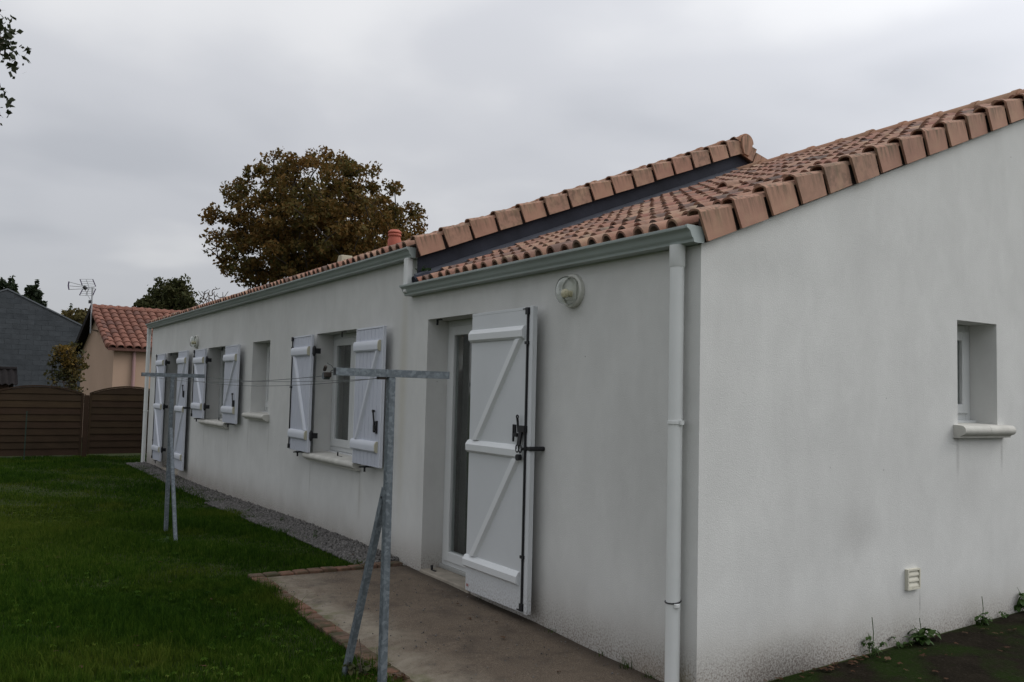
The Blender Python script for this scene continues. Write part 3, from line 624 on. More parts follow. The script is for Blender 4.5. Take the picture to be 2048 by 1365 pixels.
# --- shutters
def shutter(y0, y1, z0, z1, side, door, smoothp=False, rod=False, latch=True):
    """open leaf flat against the wall; side L hangs on its y0 edge, side R on its y1 edge"""
    body = M['shutter_white'] if smoothp else M['shutter_lilac']; bar = M['shutter_white'] if smoothp else M['shutter_lilac_bar']
    xo = -.100; a = MB(); barm = M['shutter_batten'] if smoothp else bar
    if smoothp: a.box(-.068, xo, y0, y1, z0, z1)
    else: a.box(-.068, xo+.009, y0, y1, z0, z1)
    sh = a.build('shutter', bar, house, bevel=.003)  # on plank leaves the paler backing paints the light caught in the grooves
    if not smoothp:
        n = 7; e = .018; w = (y1-y0-2*e)/n
        for yy in (y0, y1-e): MB().box(xo+.010, xo-.002, yy+.0005, yy+e-.0015, z0+.001, z1-.001).build('edge_strip', bar, sh, bevel=.002)
        for k in range(n): MB().box(xo+.0085, xo, y0+e+w*k+.0035, y0+e+w*(k+1)-.0035, z0+.001, z1-.022).build('plank', body, sh, bevel=.0025)
        MB().box(xo+.010, xo-.003, y0+e, y1-e, z1-.019, z1-.001).build('top_strip', bar, sh, bevel=.002)
    else:
        MB().box(xo-.0012, xo+.004, y0+.002, y1-.002, z1-.020, z1-.001).build('top_strip', bar, sh, bevel=.001)
        MB().box(xo-.010, xo+.004, y0-.001, y0+.036, z0-.001, z1+.003).build('edge_strip', bar, sh, bevel=.004)
    mg = .105 if smoothp else .050
    lo, hi = (y0+mg, y1+.004) if side == 'R' else (y0+mg*.8, y1-.012)
    hb = .095 if smoothp else .105
    zs = [z1-.185, z0+.19] if not door else [z1-.175, 1.115, z0+.225]
    prof = (lambda zc_: [(xo+.001, zc_-hb/2), (xo-.010, zc_-hb/2), (xo-.028, zc_-hb/2+.016), (xo-.031, zc_+hb/2-.034), (xo-.012, zc_+hb/2-.006), (xo+.001, zc_+hb/2)]) if smoothp else lambda zc_: [(xo+.001, zc_-hb/2), (xo-.018, zc_-hb/2+.002), (xo-.028, zc_-hb/2+.016), (xo-.031, zc_), (xo-.029, zc_+hb/2-.022), (xo-.018, zc_+hb/2-.003), (xo+.001, zc_+hb/2)]
    for zc_ in zs:
        b = MB().prism([(x, z) for x, z in prof(zc_)], 'y', lo+.014, hi).build('batten', barm, sh, smooth=28 if not smoothp else False)
        cp = MB().prism([(x-(.001 if x < xo else 0), zc_+(z-zc_)*1.02) for x, z in prof(zc_)], 'y', lo, lo+.0145); cp.build('batten_cap', barm if smoothp else M['cream_cap'], sh)
    for k in range(len(zs)-1):
        zt, zb = zs[k]-hb/2-.001, zs[k+1]+hb/2+.001; wv = .105 if smoothp else .085
        if side == 'R': yt, yb = lo+.02, hi-.06-wv
        else: yt, yb = hi-.03-wv, lo+.02
        a = MB(); x1 = xo-.024
        a.hexa([(xo+.001, yb, zb), (x1, yb+.024, zb), (x1, yb+wv-.024, zb), (xo+.001, yb+wv, zb), (xo+.001, yt, zt), (x1, yt+.024, zt), (x1, yt+wv-.024, zt), (xo+.001, yt+wv, zt)])
        a.build('brace', barm, sh, bevel=.0015)
    if rod:
        yr = y0+.062 if side == 'R' else y1-.006
        b = MB(); b.bar((xo-.008, yr, z0+.02), (xo-.008, yr, z1-.012), .013, .013, up=(1, 0, 0))
        b.box(xo-.022, xo, yr-.016, yr+.016, z1-.055, z1-.006); b.box(xo-.004, xo+.004, yr, yr+.075, z1-.016, z1-.008)
        b.box(xo-.020, xo, yr-.018, yr+.016, z0+.015, z0+.065); b.box(xo-.004, xo+.004, yr, yr+.07, z0+.010, z0+.018)
        for f in ((.12, .47, .82) if door else (.1, .45, .85)): zq = z1-(z1-z0)*f; b.box(xo-.019, xo+.001, yr-.022, yr+.022, zq-.010, zq+.010)
        b.build('locking_rod', M['black_iron'], sh)
    if latch:
        b = MB()
        if smoothp:
            yc, zc_ = y0+.105, 1.265
            b.box(xo-.030, xo, yc-.055, yc+.03, zc_-.01, zc_+.035); b.bar((xo-.02, yc+.03, zc_), (xo-.03, yc+.03, zc_+.085), .012, .012, up=(1, 0, 0))
            b.tube([(xo-.03, yc+.03+.012*math.cos(q), zc_+.095+.012*math.sin(q)) for q in [6.28*k/10 for k in range(11)]], .005, 6)
            b.box(xo-.035, xo-.015, yc+.03, yc+.085, zc_-.045, zc_-.02); b.bar((xo-.025, yc+.085, zc_-.08), (xo-.025, yc+.085, zc_+.04), .012, .012, up=(1, 0, 0)); b.bar((xo-.025, yc+.06, zc_-.02), (xo-.025, yc+.06, zc_+.04), .010, .010, up=(1, 0, 0))
            b.bar((xo-.02, yc, zc_-.01), (xo-.03, yc+.005, zc_-.10), .035, .014, up=(1, 0, 0))
            for s_ in (-1, 1): b.tube([(xo-.03, yc+.005+s_*.018+.018*math.cos(q), zc_-.125+.026*math.sin(q)) for q in [6.28*k/12 for k in range(13)]], .005, 6)
            b.tube([(xo-.015, yc+.004, zc_-.185), (xo-.045, yc+.004, zc_-.185)], .022, 12)
        else:
            yc = y0+.10 if side == 'R' else y1-.10; zc_ = (z0+z1)/2-.29 if not door else 1.38
            b.box(xo-.018, xo, yc-.035, yc-.022, zc_-.06, zc_+.06); b.box(xo-.018, xo, yc+.022, yc+.034, zc_-.05, zc_+.055); b.box(xo-.022, xo, yc-.03, yc+.03, zc_-.035, zc_+.015)
            b.bar((xo-.02, yc-.01, zc_-.02), (xo-.024, yc+.028, zc_+.14), .012, .012, up=(1, 0, 0)); b.tube([(xo-.01, yc+.03, zc_+.15), (xo-.032, yc+.03, zc_+.15)], .013, 10)
        b.build('latch', M['black_iron'], sh)
    # hinges between leaf and wall on the hanging side
    yh = y0 if side == 'L' else y1
    for zc_ in zs:
        b = MB(); s_ = -1 if side == 'L' else 1
        b.tube([(-.070, yh+s_*.013, zc_-.06), (-.070, yh+s_*.013, zc_-.035), (-.070, yh+s_*.013, zc_+.035), (-.070, yh+s_*.013, zc_+.06)], [.008, .021, .021, .008], 10); b.bar((-.064, yh-s_*.02, zc_), (-.064, yh+s_*.02, zc_), .012, .04); b.box(-.062, .001, yh+s_*.010, yh+s_*.030, zc_-.03, zc_+.03); b.build('hinge', M['black_iron'], sh)
    # stop fixed to the wall
    b = MB()
    if door and side == 'R':
        zc_ = 1.145; b.bar((xo-.008, y0+.050, zc_), (xo-.008, y0+.006, zc_), .026, .012, up=(1, 0, 0)); b.tube([(-.001, y0-.012, zc_), (xo-.016, y0-.004, zc_)], .016, 10)
    else:
        yc = (y0*.45+y1*.55); b.box(-.125, .001, yc-.018, yc+.018, z0-.022, z0-.006); b.bar((-.115, yc-.05, z0-.012), (-.115, yc+.06, z0-.020), .022, .014); b.bar((-.108, yc-.04, z0-.06), (-.108, yc-.04, z0-.005), .012, .016, up=(1, 0, 0))
    b.build('shutter_stop', M['black_iron'], sh)
    return sh
shutter(1.507, 2.368, .022, 2.130, 'R', True, smoothp=True, rod=True)
shutter(4.040, 4.700, .800, 2.132, 'R', False); shutter(6.012, 6.650, .808, 2.135, 'L', False, rod=True, latch=False)
shutter(9.065, 9.770, 1.000, 2.130, 'R', False); shutter(11.035, 11.76, 1.005, 2.132, 'L', False, rod=True, latch=False)
shutter(12.345, 13.05, .060, 2.143, 'R', True); shutter(14.30, 15.04, .068, 2.138, 'L', True, rod=True, latch=False)
# red maker's sticker at the foot of the big leaf
mat('sticker', (.32, .16, .15), .7); MB().box(-.1012, -.0996, 2.318, 2.352, .055, .075).build('sticker', M['sticker'], [o for o in house.children if o.name == 'shutter'][0])
# --- bulkhead lamps
def lamp(y, z):
    a = MB(); ringx = lambda x, r: [(x, y+r*math.cos(q), z+r*math.sin(q)) for q in [2*math.pi*k/28 for k in range(28)]]
    a.sweep([ringx(-.001, .112), ringx(-.028, .112), ringx(-.036, .106), ringx(-.036, .096), ringx(-.024, .092)]); base = a.build('wall_lamp', M['lamp_plastic'], house, smooth=35)
    a = MB(); a.sweep([ringx(-.025, .088), ringx(-.060, .094), ringx(-.082, .094), ringx(-.100, .086), ringx(-.112, .066), ringx(-.118, .036), ringx(-.120, .006)]+[ringx(-.1165, .006), ringx(-.1145, .035), ringx(-.1085, .064), ringx(-.097, .082), ringx(-.081, .0905), ringx(-.060, .0905), ringx(-.025, .0845)], caps=False)
    a.build('lamp_glass', M['lamp_glass'], base, smooth=50)
    a = MB(); a.tube([(-.024, y, z-.02), (-.060, y, z-.02), (-.075, y, z-.02), (-.092, y, z-.02), (-.100, y, z-.02)], [.020, .022, .032, .026, .008], 14); a.build('bulb', M['bulb_glass'], base, smooth=True)
    a = MB(); a.box(-.030, -.0245, y-.06, y+.06, z-.06, z+.06); a.build('reflector', M['lamp_plastic'], base)
    return base
lamp(1.175, 2.212); lamp(12.06, 2.285)
# ---------------------------------------------------------------- clothes drying posts and lines
def clothes_post(x, y, zb, zt, xa, xb, ty, label):
    g0 = float(lawn_z(np.array(x), np.array(y))); t = thing('clothes_line_post', label, 'clothes post', (x, y, g0), 'galvanised clothes line posts')
    w = .04
    a = MB(); a.hexa([(x-w/2+dx, y-w/2+dy, g0-.15) for dx, dy in ((0, 0), (w, 0), (w, w), (0, w))]+[(x-w/2+dx-.006, y-w/2+dy, zt) for dx, dy in ((0, 0), (w, 0), (w, w), (0, w))]); a.build('post', M['galvanised'], t, bevel=.004)
    a = MB(); zc_ = zt+w/2+.0005; s2 = .004
    for z0, z1, y0, y1 in ((zc_-w/2, zc_-w/2+.003, -w/2, w/2), (zc_+w/2-.003, zc_+w/2, -w/2, w/2), (zc_-w/2+.003, zc_+w/2-.003, -w/2, -w/2+.003), (zc_-w/2+.003, zc_+w/2-.003, w/2-.003, w/2)): a.box(xa, xb, y+y0, y+y1, z0, z1)
    cb = a.build('crossbar', M['galvanised'], t)
    MB().box(xa+.002, xa+.006, y-w/2+.003, y+w/2-.003, zc_-w/2+.003, zc_+w/2-.003).build('end_plug', M['dark_plastic'], t)
    by = y+.42*ty*1.0; gb = float(lawn_z(np.array(x), np.array(by)))
    return t, zc_
def brace(t, x, y, xf, yb, zt):
    gb = float(lawn_z(np.array(xf), np.array(yb))); s_ = 1 if yb > y else -1
    a = MB(); a.bar((x, y+s_*.024, zt), (xf, yb, gb-.08), .034, .040, up=(0, s_, 1)); a.build('brace', M['galvanised'], t, bevel=.003)
    b = MB(); b.tube([(x-.024, y+s_*.034, zt-.05), (x+.024, y+s_*.034, zt-.05)], .007, 6); b.build('bolt', M['dark_plastic'], t)
nY = .80; fY = 6.45
pL = PY(668, 742, nY); pR = PY(896, 748, nY); pc = PY(785, 752, nY)
post_n, zn = clothes_post(float(pc[0])-.002, nY, 0, 1.592, float(pL[0])+.004, float(pR[0]), 1, 'galvanised T-shaped clothes post standing at the edge of the concrete patio')
brace(post_n, float(pc[0])-.006, nY, -1.545, 1.185, 1.0)
qL = PY(283, 750, fY); qR = PY(409, 753, fY); qc = PY(346.5, 751, fY)
post_f, zf_ = clothes_post(float(qc[0]), fY, 0, 1.612, float(qL[0]), float(qR[0]), -1, 'galvanised T-shaped clothes post standing out on the lawn by the far window')
brace(post_f, float(qc[0])-.004, fY, -1.530, 5.66, 1.06)
def line(a_, b_, sag, label):
    t = thing('clothes_line', label, 'clothes line', a_, 'wires strung between the clothes posts')
    a_, b_ = Vector(a_), Vector(b_); pts = [a_.lerp(b_, k/24)-Vector((0, 0, 4*sag*(k/24)*(1-k/24))) for k in range(25)]
    MB().tube(pts, .0019, 5).build('wire', M['wire'], t); return t
tp0 = PX(651, 749, float(pL[0])-.012)
t1 = line((float(tp0[0]), float(tp0[1])+.018, float(tp0[2])-.008), (float(qL[0])+.03, fY-.02, zf_-.012), .050, 'thin wire ending in the ratchet tensioner at the bar tip')
tp = Vector((float(pL[0])-.012, nY+.22, zn-.010))
tp = Vector(PX(651, 749, float(pL[0])-.012))
b = MB(); b.tube([tp+Vector((-.012, 0, -.008)), tp+Vector((.020, 0, -.008))], .020, 14); b.build('tensioner', M['galvanised'], t1, smooth=40)
b = MB(); b.box(tp.x-.016, tp.x+.014, tp.y-.055, tp.y-.012, tp.z-.016, tp.z+.012); b.bar(tp+Vector((0, .02, .018)), tp+Vector((0, -.002, .045)), .016, .016, up=(1, 0, 0)); b.build('ratchet_body', M['rust'], t1, bevel=.004)
b = MB(); b.tube([tp+Vector((0, -.05, .002)), (pL[0]+.004, nY+.05, zn+.003), (pL[0]+.004, nY, zn+.012)], .0022, 5); b.tube([tp+Vector((0, -.05, -.006)), (pL[0]+.002, nY+.04, zn-.004), (pL[0]+.002, nY-.005, zn-.012)], .0022, 5); b.tube([(pL[0]+.0, nY, zn+.012), (pL[0]-.015, nY, zn+.03), (pL[0]-.03, nY+.02, zn+.042)], .002, 5); b.build('wire_tail', M['wire'], t1)
ux = float(PY(762, 755, nY)[0])
line((ux, nY, zn-.026), (float(qc[0]), fY-.02, zf_-.012), .070, 'thin wire tied under the bar beside the patio post, fixed at the lawn post')
line((ux+.03, nY, zn-.026), (float(qR[0])-.02, fY-.02, zf_-.006), .035, 'thin wire tied under the patio bar, running to the tip nearest the house')
b = MB(); b.box(ux-.02, ux+.025, nY-.012, nY+.012, zn-.034, zn-.021); b.build('wire_clamp', M['rust'], post_n)
# ---------------------------------------------------------------- fence
FY = 18.1
fence = thing('wooden_fence', 'brown wooden fence of arched slatted panels closing off the lawn', 'fence', (float(PY(164.6, 850, FY)[0]), FY, -.1))
def fence_panel(x0, x1, zb, zs_, rise):
    arch = lambda x: zs_+rise*(1-((x-(x0+x1)/2)/((x1-x0)/2))**2)
    a = MB()
    for xx in (x0, x1-.045): a.box(xx, xx+.045, FY-.022, FY+.022, zb, zs_+.01)
    xs = np.linspace(x0, x1, 19); a.sweep([[(x, FY-.026, arch(x)-.002), (x, FY+.026, arch(x)-.002), (x, FY+.026, arch(x)+.030), (x, FY-.026, arch(x)+.030)] for x in xs]); t = a.build('fence_panel', M['fence_wood'], fence, smooth=30)
    nb = 10; h = (zs_-zb)/ (nb-1)
    for k in range(nb):
        z0 = zb+.01+h*k; z1 = z0+h+.012
        a = MB(); dn = random.uniform(-.002, .002)
        if k < nb-1: a.hexa([(x0+.046, FY-.022+dn, z0), (x1-.046, FY-.022+dn, z0), (x1-.046, FY-.004, z0), (x0+.046, FY-.004, z0), (x0+.046, FY-.003+dn, z1), (x1-.046, FY-.003+dn, z1), (x1-.046, FY+.006, z1), (x0+.046, FY+.006, z1)])
        else:
            xs = np.linspace(x0+.05, x1-.05, 15); a.sweep([[(x, FY-.020, z0), (x, FY-.002, z0), (x, FY+.002, max(arch(x)-.006, z0+.004)), (x, FY-.010, max(arch(x)-.006, z0+.004))] for x in xs])
        a.build('board', M['fence_wood'], t)
    for f in (.22, .5, .78):
        x = x0+(x1-x0)*f; MB().box(x-.022, x+.022, FY+.008, FY+.03, zb+.02, arch(x)-.01).build('batten', M['fence_wood'], t)
    return t
fx = lambda px, py=850: float(PY(px, py, FY)[0])
zt_ = float(PY(164.6, 790, FY)[2]); za_ = float(PY(77, 771.4, FY)[2])
fzb = -.07
x_r = fx(167.4, 800); x_l = 2*fx(77, 800)-x_r
fence_panel(x_l, x_r, fzb, zt_, za_-zt_-.02)
fence_panel(2*x_l-x_r-.12, x_l-.12, fzb, zt_, za_-zt_-.02); MB().box(x_l-.11, x_l-.01, FY-.04, FY+.04, -.5, zt_-.005).build('fence_post', M['fence_wood'], fence, bevel=.006)
xq0 = fx(179, 800); xqa = fx(257, 800)
fence_panel(xq0, 2*xqa-xq0, fzb+.02, zt_+.02, za_-zt_-.02)
MB().box(fx(168.5, 800), fx(178.3, 800), FY-.04, FY+.04, -.5, zt_-.005).build('fence_post', M['fence_wood'], fence, bevel=.006)
sx = float(PY(51, 860, FY-.35)[0]); st0 = PY(54, 823, FY-.35); st1 = PY(48.5, 905, FY-.35)
stake = MB(); stake.bar((st1[0], FY-.35, -.25), (st0[0], FY-.35, st0[2]), .024, .024, up=(0, 1, 0)); stake.bar((st0[0], FY-.35, st0[2]-.03), (st0[0]+.001, FY-.35, st0[2]), .034, .034, up=(0, 1, 0))
tag(stake.build('metal_stake', M['stake_green']), 'thin dark green metal stake in front of the brown fence', 'stake')
# ---------------------------------------------------------------- neighbouring salmon house
K = PY(228, 700, 24.3); K[2] = -.3; GWD = 4.6
best = None
for hdeg in np.linspace(-20, 15, 701):
    e = np.array([math.sin(rad(hdeg)), math.cos(rad(hdeg)), 0])*GWD
    q = K+e+np.array([0, 0, 2.8]); d = q-CAM; px = 1024+FPX*np.dot(d, _r)/np.dot(d, _f)
    if best is None or abs(px-163.5) < best[0]: best = (abs(px-163.5), hdeg)
GH = rad(best[1]); e_g = np.array([math.sin(GH), math.cos(GH), 0]); e_r = np.array([math.cos(GH), -math.sin(GH), 0])     # along the gable, along the ridge
def top_at(p, py):      # height at which a spot in plan shows at photo row py
    lo, hi = 0.0, 12.0
    for _ in range(40):
        m_ = (lo+hi)/2; d = np.array([p[0], p[1], m_])-CAM; y_ = 682.5-FPX*np.dot(d, _u)/np.dot(d, _f)
        lo, hi = (m_, hi) if y_ > py else (lo, m_)
    return lo
nh = thing('neighbour_house', 'salmon rendered house with orange tile roof beyond the fence', 'house', tuple(K))
def NP(u, v, z): return tuple(K+e_r*u+e_g*v+np.array([0, 0, z-K[2]]))     # u along ridge, v along the gable
EZ = float(PY(228, 693, 24.3)[2]); _a = K+e_g*GWD/2; RISE = top_at(_a, 619)-EZ-.05
a = MB(); L_ = 9.0
rake = [(0, -.6), (0, EZ), (GWD/2, EZ+RISE), (GWD, EZ), (GWD, -.6)]
a.sweep([[NP(u, v, z) for v, z in rake] for u in (0, L_)]); a.build('wall', M['salmon_render'], nh)
nth = math.atan2(RISE, GWD/2); Ls = math.hypot(RISE, GWD/2)
zr = lambda v: EZ+.05+RISE*(v/(GWD/2))
for s_, nm in ((0, 'near'), (1, 'far')):
    a = MB(); vv = lambda v: v if s_ == 0 else GWD-v
    a.hexa([NP(-.22, vv(-.25), zr(-.25)-.05), NP(L_, vv(-.25), zr(-.25)-.05), NP(L_, vv(GWD/2), zr(GWD/2)-.05), NP(-.22, vv(GWD/2), zr(GWD/2)-.05), NP(-.22, vv(-.25), zr(-.25)+.02), NP(L_, vv(-.25), zr(-.25)+.02), NP(L_, vv(GWD/2), zr(GWD/2)+.02), NP(-.22, vv(GWD/2), zr(GWD/2)+.02)])
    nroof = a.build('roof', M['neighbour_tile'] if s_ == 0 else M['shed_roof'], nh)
    if s_ == 0: nr0 = nroof
NPIT = .235; NEX = .30
ntile = tile_mesh('roof_tile', L=.345, p=NPIT, r=.080, th=.018)
# widen the profile to the larger pitch
for v_ in ntile.vertices: v_.co.y = v_.co.y*(NPIT/.148)*.92
nrows = int(Ls/NEX)+1
rot_n = Matrix(((e_g[0]*math.cos(nth-.05), e_r[0], -e_g[0]*math.sin(nth-.05)), (e_g[1]*math.cos(nth-.05), e_r[1], -e_g[1]*math.sin(nth-.05)), (math.sin(nth-.05), 0, math.cos(nth-.05))))
rot_n = Matrix((Vector((e_g[0]*math.cos(nth-.05), e_g[1]*math.cos(nth-.05), math.sin(nth-.05))), Vector((-e_r[0], -e_r[1], 0)), Vector((-e_g[0]*math.sin(nth-.05), -e_g[1]*math.sin(nth-.05), math.cos(nth-.05))))).transposed()
eul = rot_n.to_euler()
for i in range(nrows+1):
    sl_ = -.30+NEX*i; v = sl_*math.cos(nth)
    if v > GWD/2-.1: break
    for j in range(22):
        u = -.20+NPIT*(j+1)
        add('roof_tile', ntile, M['neighbour_tile'], nr0, NP(u, v, zr(v)+.045), eul)
nrm = ridge_mesh(.40, .12)
re_ = (0, 0, math.atan2(-e_r[0], e_r[1]))
for k in range(14): add('ridge_tile', nrm, M['neighbour_tile'], nr0, NP(-.24+.40*k, GWD/2, zr(GWD/2)+.03), re_)
for i in range(nrows):
    v = (-.24+NEX*i)*math.cos(nth)
    a = MB(); p0 = NP(-.20, v, zr(v)+.06); p1 = NP(-.20, v+NEX*math.cos(nth)*1.06, zr(v+NEX*math.cos(nth)*1.06)+.03)
    a.tube([p0, p1], [.095, .075], 10); a.build('verge_tile', M['neighbour_tile'], nr0, smooth=50)
# the other slope's verge, its shade put into the dark colour, and the eaves gutter, downpipe
a = MB(); a.hexa([NP(-.26, GWD+.3, EZ-.22), NP(-.19, GWD+.3, EZ-.22), NP(-.19, GWD/2, zr(GWD/2)-.10), NP(-.26, GWD/2, zr(GWD/2)-.10), NP(-.26, GWD+.3, EZ-.02), NP(-.19, GWD+.3, EZ-.02), NP(-.19, GWD/2, zr(GWD/2)+.10), NP(-.26, GWD/2, zr(GWD/2)+.10)]); a.build('verge_strip', M['shed_roof'], nh)
a = MB(); prof = [(-.02, .10), (-.02, 0), (-.10, 0), (-.13, .04), (-.15, .09), (-.16, .11), (-.13, .11), (-.05, .06)]
a.sweep([[NP(u, v, EZ-.13+z) for v, z in prof] for u in (-.05, L_)]); a.build('gutter', M['salmon_gutter'], nh, smooth=30)
a = MB(); a.tube([NP(.55, -.07, -.3), NP(.55, -.07, EZ-.12)], .05, 10); a.build('downpipe', M['salmon_gutter'], nh, smooth=True)
# ---------------------------------------------------------------- television antenna on the salmon gable
av = PY(184, 700, 24.3)
def AP(px, py, dv=0.0):      # points on the vertical plane through the mast, parallel to the photo's width
    d = ray(px, py); n_ = np.array([math.sin(rad(8)), math.cos(rad(8)), 0]); m0 = np.array(NP(-.42, GWD*.42, 0)); return Vector(CAM+d*(np.dot(m0-CAM, n_)/np.dot(d, n_)))+Vector((float(n_[0])*dv, float(n_[1])*dv, 0))
ant = thing('tv_antenna', 'rake-shaped television antenna on a mast at the salmon gable', 'antenna', tuple(AP(181, 668)))
MB().tube([AP(181, 667), AP(185, 575)], .022, 8).build('mast', M['antenna_metal'], ant, smooth=True)
for py in (634.5, 660.0): MB().bar(AP(182.5, py), AP(195, py+.5, .55), .03, .05).build('bracket', M['antenna_metal'], ant)
b = MB(); b.tube([AP(167, 575.5), AP(189, 576)], .013, 6); b.build('boom', M['antenna_metal'], ant)
MB().tube([AP(167, 573), AP(173, 579)], [.05, .06], 10).build('dipole_box', M['dark_plastic'], ant)
MB().box(*[c for ab in zip(AP(178.5, 607)-Vector((.02, .02, 0)), AP(182, 601)+Vector((.02, .06, 0))) for c in ab]).build('amplifier', M['dark_plastic'], ant)
for p_, q_ in (((137, 564), (167, 572)), ((137, 572), (167, 574.5)), ((137, 579.5), (167, 578))): MB().tube([AP(*p_), AP(*q_)], .010, 6).build('director_arm', M['antenna_metal'], ant)
MB().tube([AP(138, 563.5), AP(136.5, 571.5), AP(138, 580)], .020, 6).build('director_bow', M['antenna_plastic'], ant)
for sgn, ys in ((1, [(160, 559), (164.5, 571), (185.5, 559), (191.5, 573.5)]), (-1, [(165, 579.5), (159, 591), (191.5, 578), (185.5, 591.5)])):
    A, B, C_, D_ = ys
    for dv in (0,):
        MB().tube([AP(*A), AP(*B)], .016, 6).build('reflector_side', M['antenna_plastic'], ant); MB().tube([AP(*C_), AP(*D_)], .016, 6).build('reflector_side', M['antenna_plastic'], ant)
        for k in range(4):
            f = k/3; MB().tube([AP(A[0]+(B[0]-A[0])*f, A[1]+(B[1]-A[1])*f), AP(C_[0]+(D_[0]-C_[0])*f, C_[1]+(D_[1]-C_[1])*f)], .006, 5).build('reflector_rod', M['antenna_metal'], ant)
MB().tube([AP(172.5, 558.5), AP(178.5, 576), AP(171.5, 592)], .012, 6).build('reflector_spine', M['antenna_metal'], ant)
MB().tube([AP(170.5, 580), AP(176, 592), AP(181.5, 601)], .005, 5).build('cable', M['dark_plastic'], ant)
# ---------------------------------------------------------------- grey block gable further back
BY = 36.0
bt = lambda px, py: PY(px, py, BY)
ap = bt(15, 578); rt = bt(172, 655); sl_b = float((ap[2]-rt[2])/(rt[0]-ap[0]))
gb = thing('block_building', 'unrendered grey concrete block gable beyond the fence', 'building', (float(ap[0]), BY, -.4))
half = 8.0; base_z = -.6
gtop = lambda x: float(ap[2])-sl_b*abs(x-float(ap[0]))
a = MB(); a.sweep([[(float(ap[0])+dx, y, z) for dx, z in ((-half, base_z), (-half, gtop(float(ap[0])-half)-.03), (0, float(ap[2])-.03), (half, gtop(float(ap[0])+half)-.03), (half, base_z))] for y in (BY+.012, BY+9)]); a.build('wall', M['block_mortar'], gb)
blk = MB().box(-.2485, .2485, -.010, .010, -.0985, .0985).mesh('block', bevel=.004)
for r_ in range(30):
    z = .9+.2*r_
    for c_ in range(22):
        x = float(ap[0])-3.0+.5*c_+(.25 if r_ % 2 else 0)
        if min(gtop(x-.25), gtop(x+.25)) < z+.1 or x > float(rt[0])+1.6: continue
        add('block', blk, M['block'], gb, (x, BY+random.uniform(-.003, .003), z))
a = MB()
for s_ in (-1, 1):
    x0, x1 = float(ap[0]), float(ap[0])+s_*half
    a.hexa([(x0, BY-.03, gtop(x0)-.03), (x1, BY-.03, gtop(x1)-.03), (x1, BY+9, gtop(x1)-.03), (x0, BY+9, gtop(x0)-.03), (x0, BY-.03, gtop(x0)+.025), (x1, BY-.03, gtop(x1)+.025), (x1, BY+9, gtop(x1)+.025), (x0, BY+9, gtop(x0)+.025)])
mat('cement_cap', (.11, .12, .13), .9, var=.1); a.build('roof', M['cement_cap'], gb)
# ---------------------------------------------------------------- garden shed behind the fence
SY = 20.4
r0 = PY(28, 738.5, SY+.55); r1 = PY(36, 769, SY-.1); zr0, zr1 = float(r0[2]), float(r1[2]); sxr = float(r1[0])
shed = thing('garden_shed', 'brown wooden shed with dark corrugated roof showing over the fence', 'shed', (sxr-1.2, SY+.5, -.15))
MB().box(sxr-2.3, sxr-.17, SY+.12, SY+1.7, -.4, zr1+.0).build('wall', M['shed_wood'], shed)
for k in range(16):
    x = sxr-2.28+.132*k; MB().box(x, x+.128, SY+.10, SY+.122, -.3, zr1-.0).build('plank', M['shed_wood'], shed)
a = MB(); xs = np.linspace(sxr-2.5, sxr, 90); wav = lambda x: .022*math.sin(x*2*math.pi/.14)
a.sweep([[(x, SY-.1, zr1+wav(x)) for x in xs]+[(x, SY-.1, zr1+wav(x)-.012) for x in xs[::-1]], [(x, SY+.75, zr0+wav(x)) for x in xs]+[(x, SY+.75, zr0+wav(x)-.012) for x in xs[::-1]], [(x, SY+1.9, zr1-.1+wav(x)) for x in xs]+[(x, SY+1.9, zr1-.1+wav(x)-.012) for x in xs[::-1]]])
sr = a.build('roof', M['shed_roof'], shed, smooth=30)
MB().tube([(sxr-2.5, SY+.75, zr0+.0), (sxr, SY+.75, zr0+.0)], .055, 8).build('ridge_cap', M['shed_roof'], sr)
# ---------------------------------------------------------------- vegetation
def leaf_cloud(centers, radii, per, size, flat=.0):
    """many small quads scattered in blobs; returns V, F"""
    P = []
    for c, r_, n in zip(centers, radii, per):
        d = rng.normal(size=(n, 3)); d /= np.linalg.norm(d, axis=1)[:, None]
        rr_ = rng.random(n)**.45
        P.append(np.asarray(c)+d*rr_[:, None]*np.asarray(r_))
    P = np.concatenate(P); n = len(P)
    a = rng.normal(size=(n, 3)); a /= np.linalg.norm(a, axis=1)[:, None]
    b = rng.normal(size=(n, 3)); b -= a*np.sum(a*b, 1)[:, None]; b /= np.linalg.norm(b, axis=1)[:, None]
    s_ = size*(.6+.8*rng.random(n))[:, None]
    V = np.stack([P-a*s_*.5, P+b*s_*.32, P+a*s_*.55, P-b*s_*.32], 1).reshape(-1, 3)
    return V, np.arange(n*4).reshape(-1, 4)
def limb_mesh(limbs, n=6):
    a = MB()
    for pts, r0, r1 in limbs: a.tube(pts, [r0+(r1-r0)*k/(len(pts)-1) for k in range(len(pts))], n)
    return a
def crown_points(n, cz, rx, ru, rl, seed, lump=.16, shell=.42, lean=(0, 0)):
    """clump centres inside a lumpy half ellipsoid: rx wide, ru up, rl down from cz"""
    g = np.random.default_rng(seed); K = g.normal(size=(7, 3))*2.2; ph = g.uniform(0, 6.28, 7); P = []
    while len(P) < n:
        d = g.normal(size=3); d /= np.linalg.norm(d); k = 1+lump*float(np.sum(np.sin(K@d+ph)))/2.2
        r = g.random()**shell*k; p = d*r*np.array([rx, rx, ru if d[2] > 0 else rl]); p[2] += cz
        if P and np.min(np.linalg.norm(np.array(P)-p, axis=1)) < .55*rx*(1.6/n)**(1/3): continue
        P.append(p)
    return np.array(P)
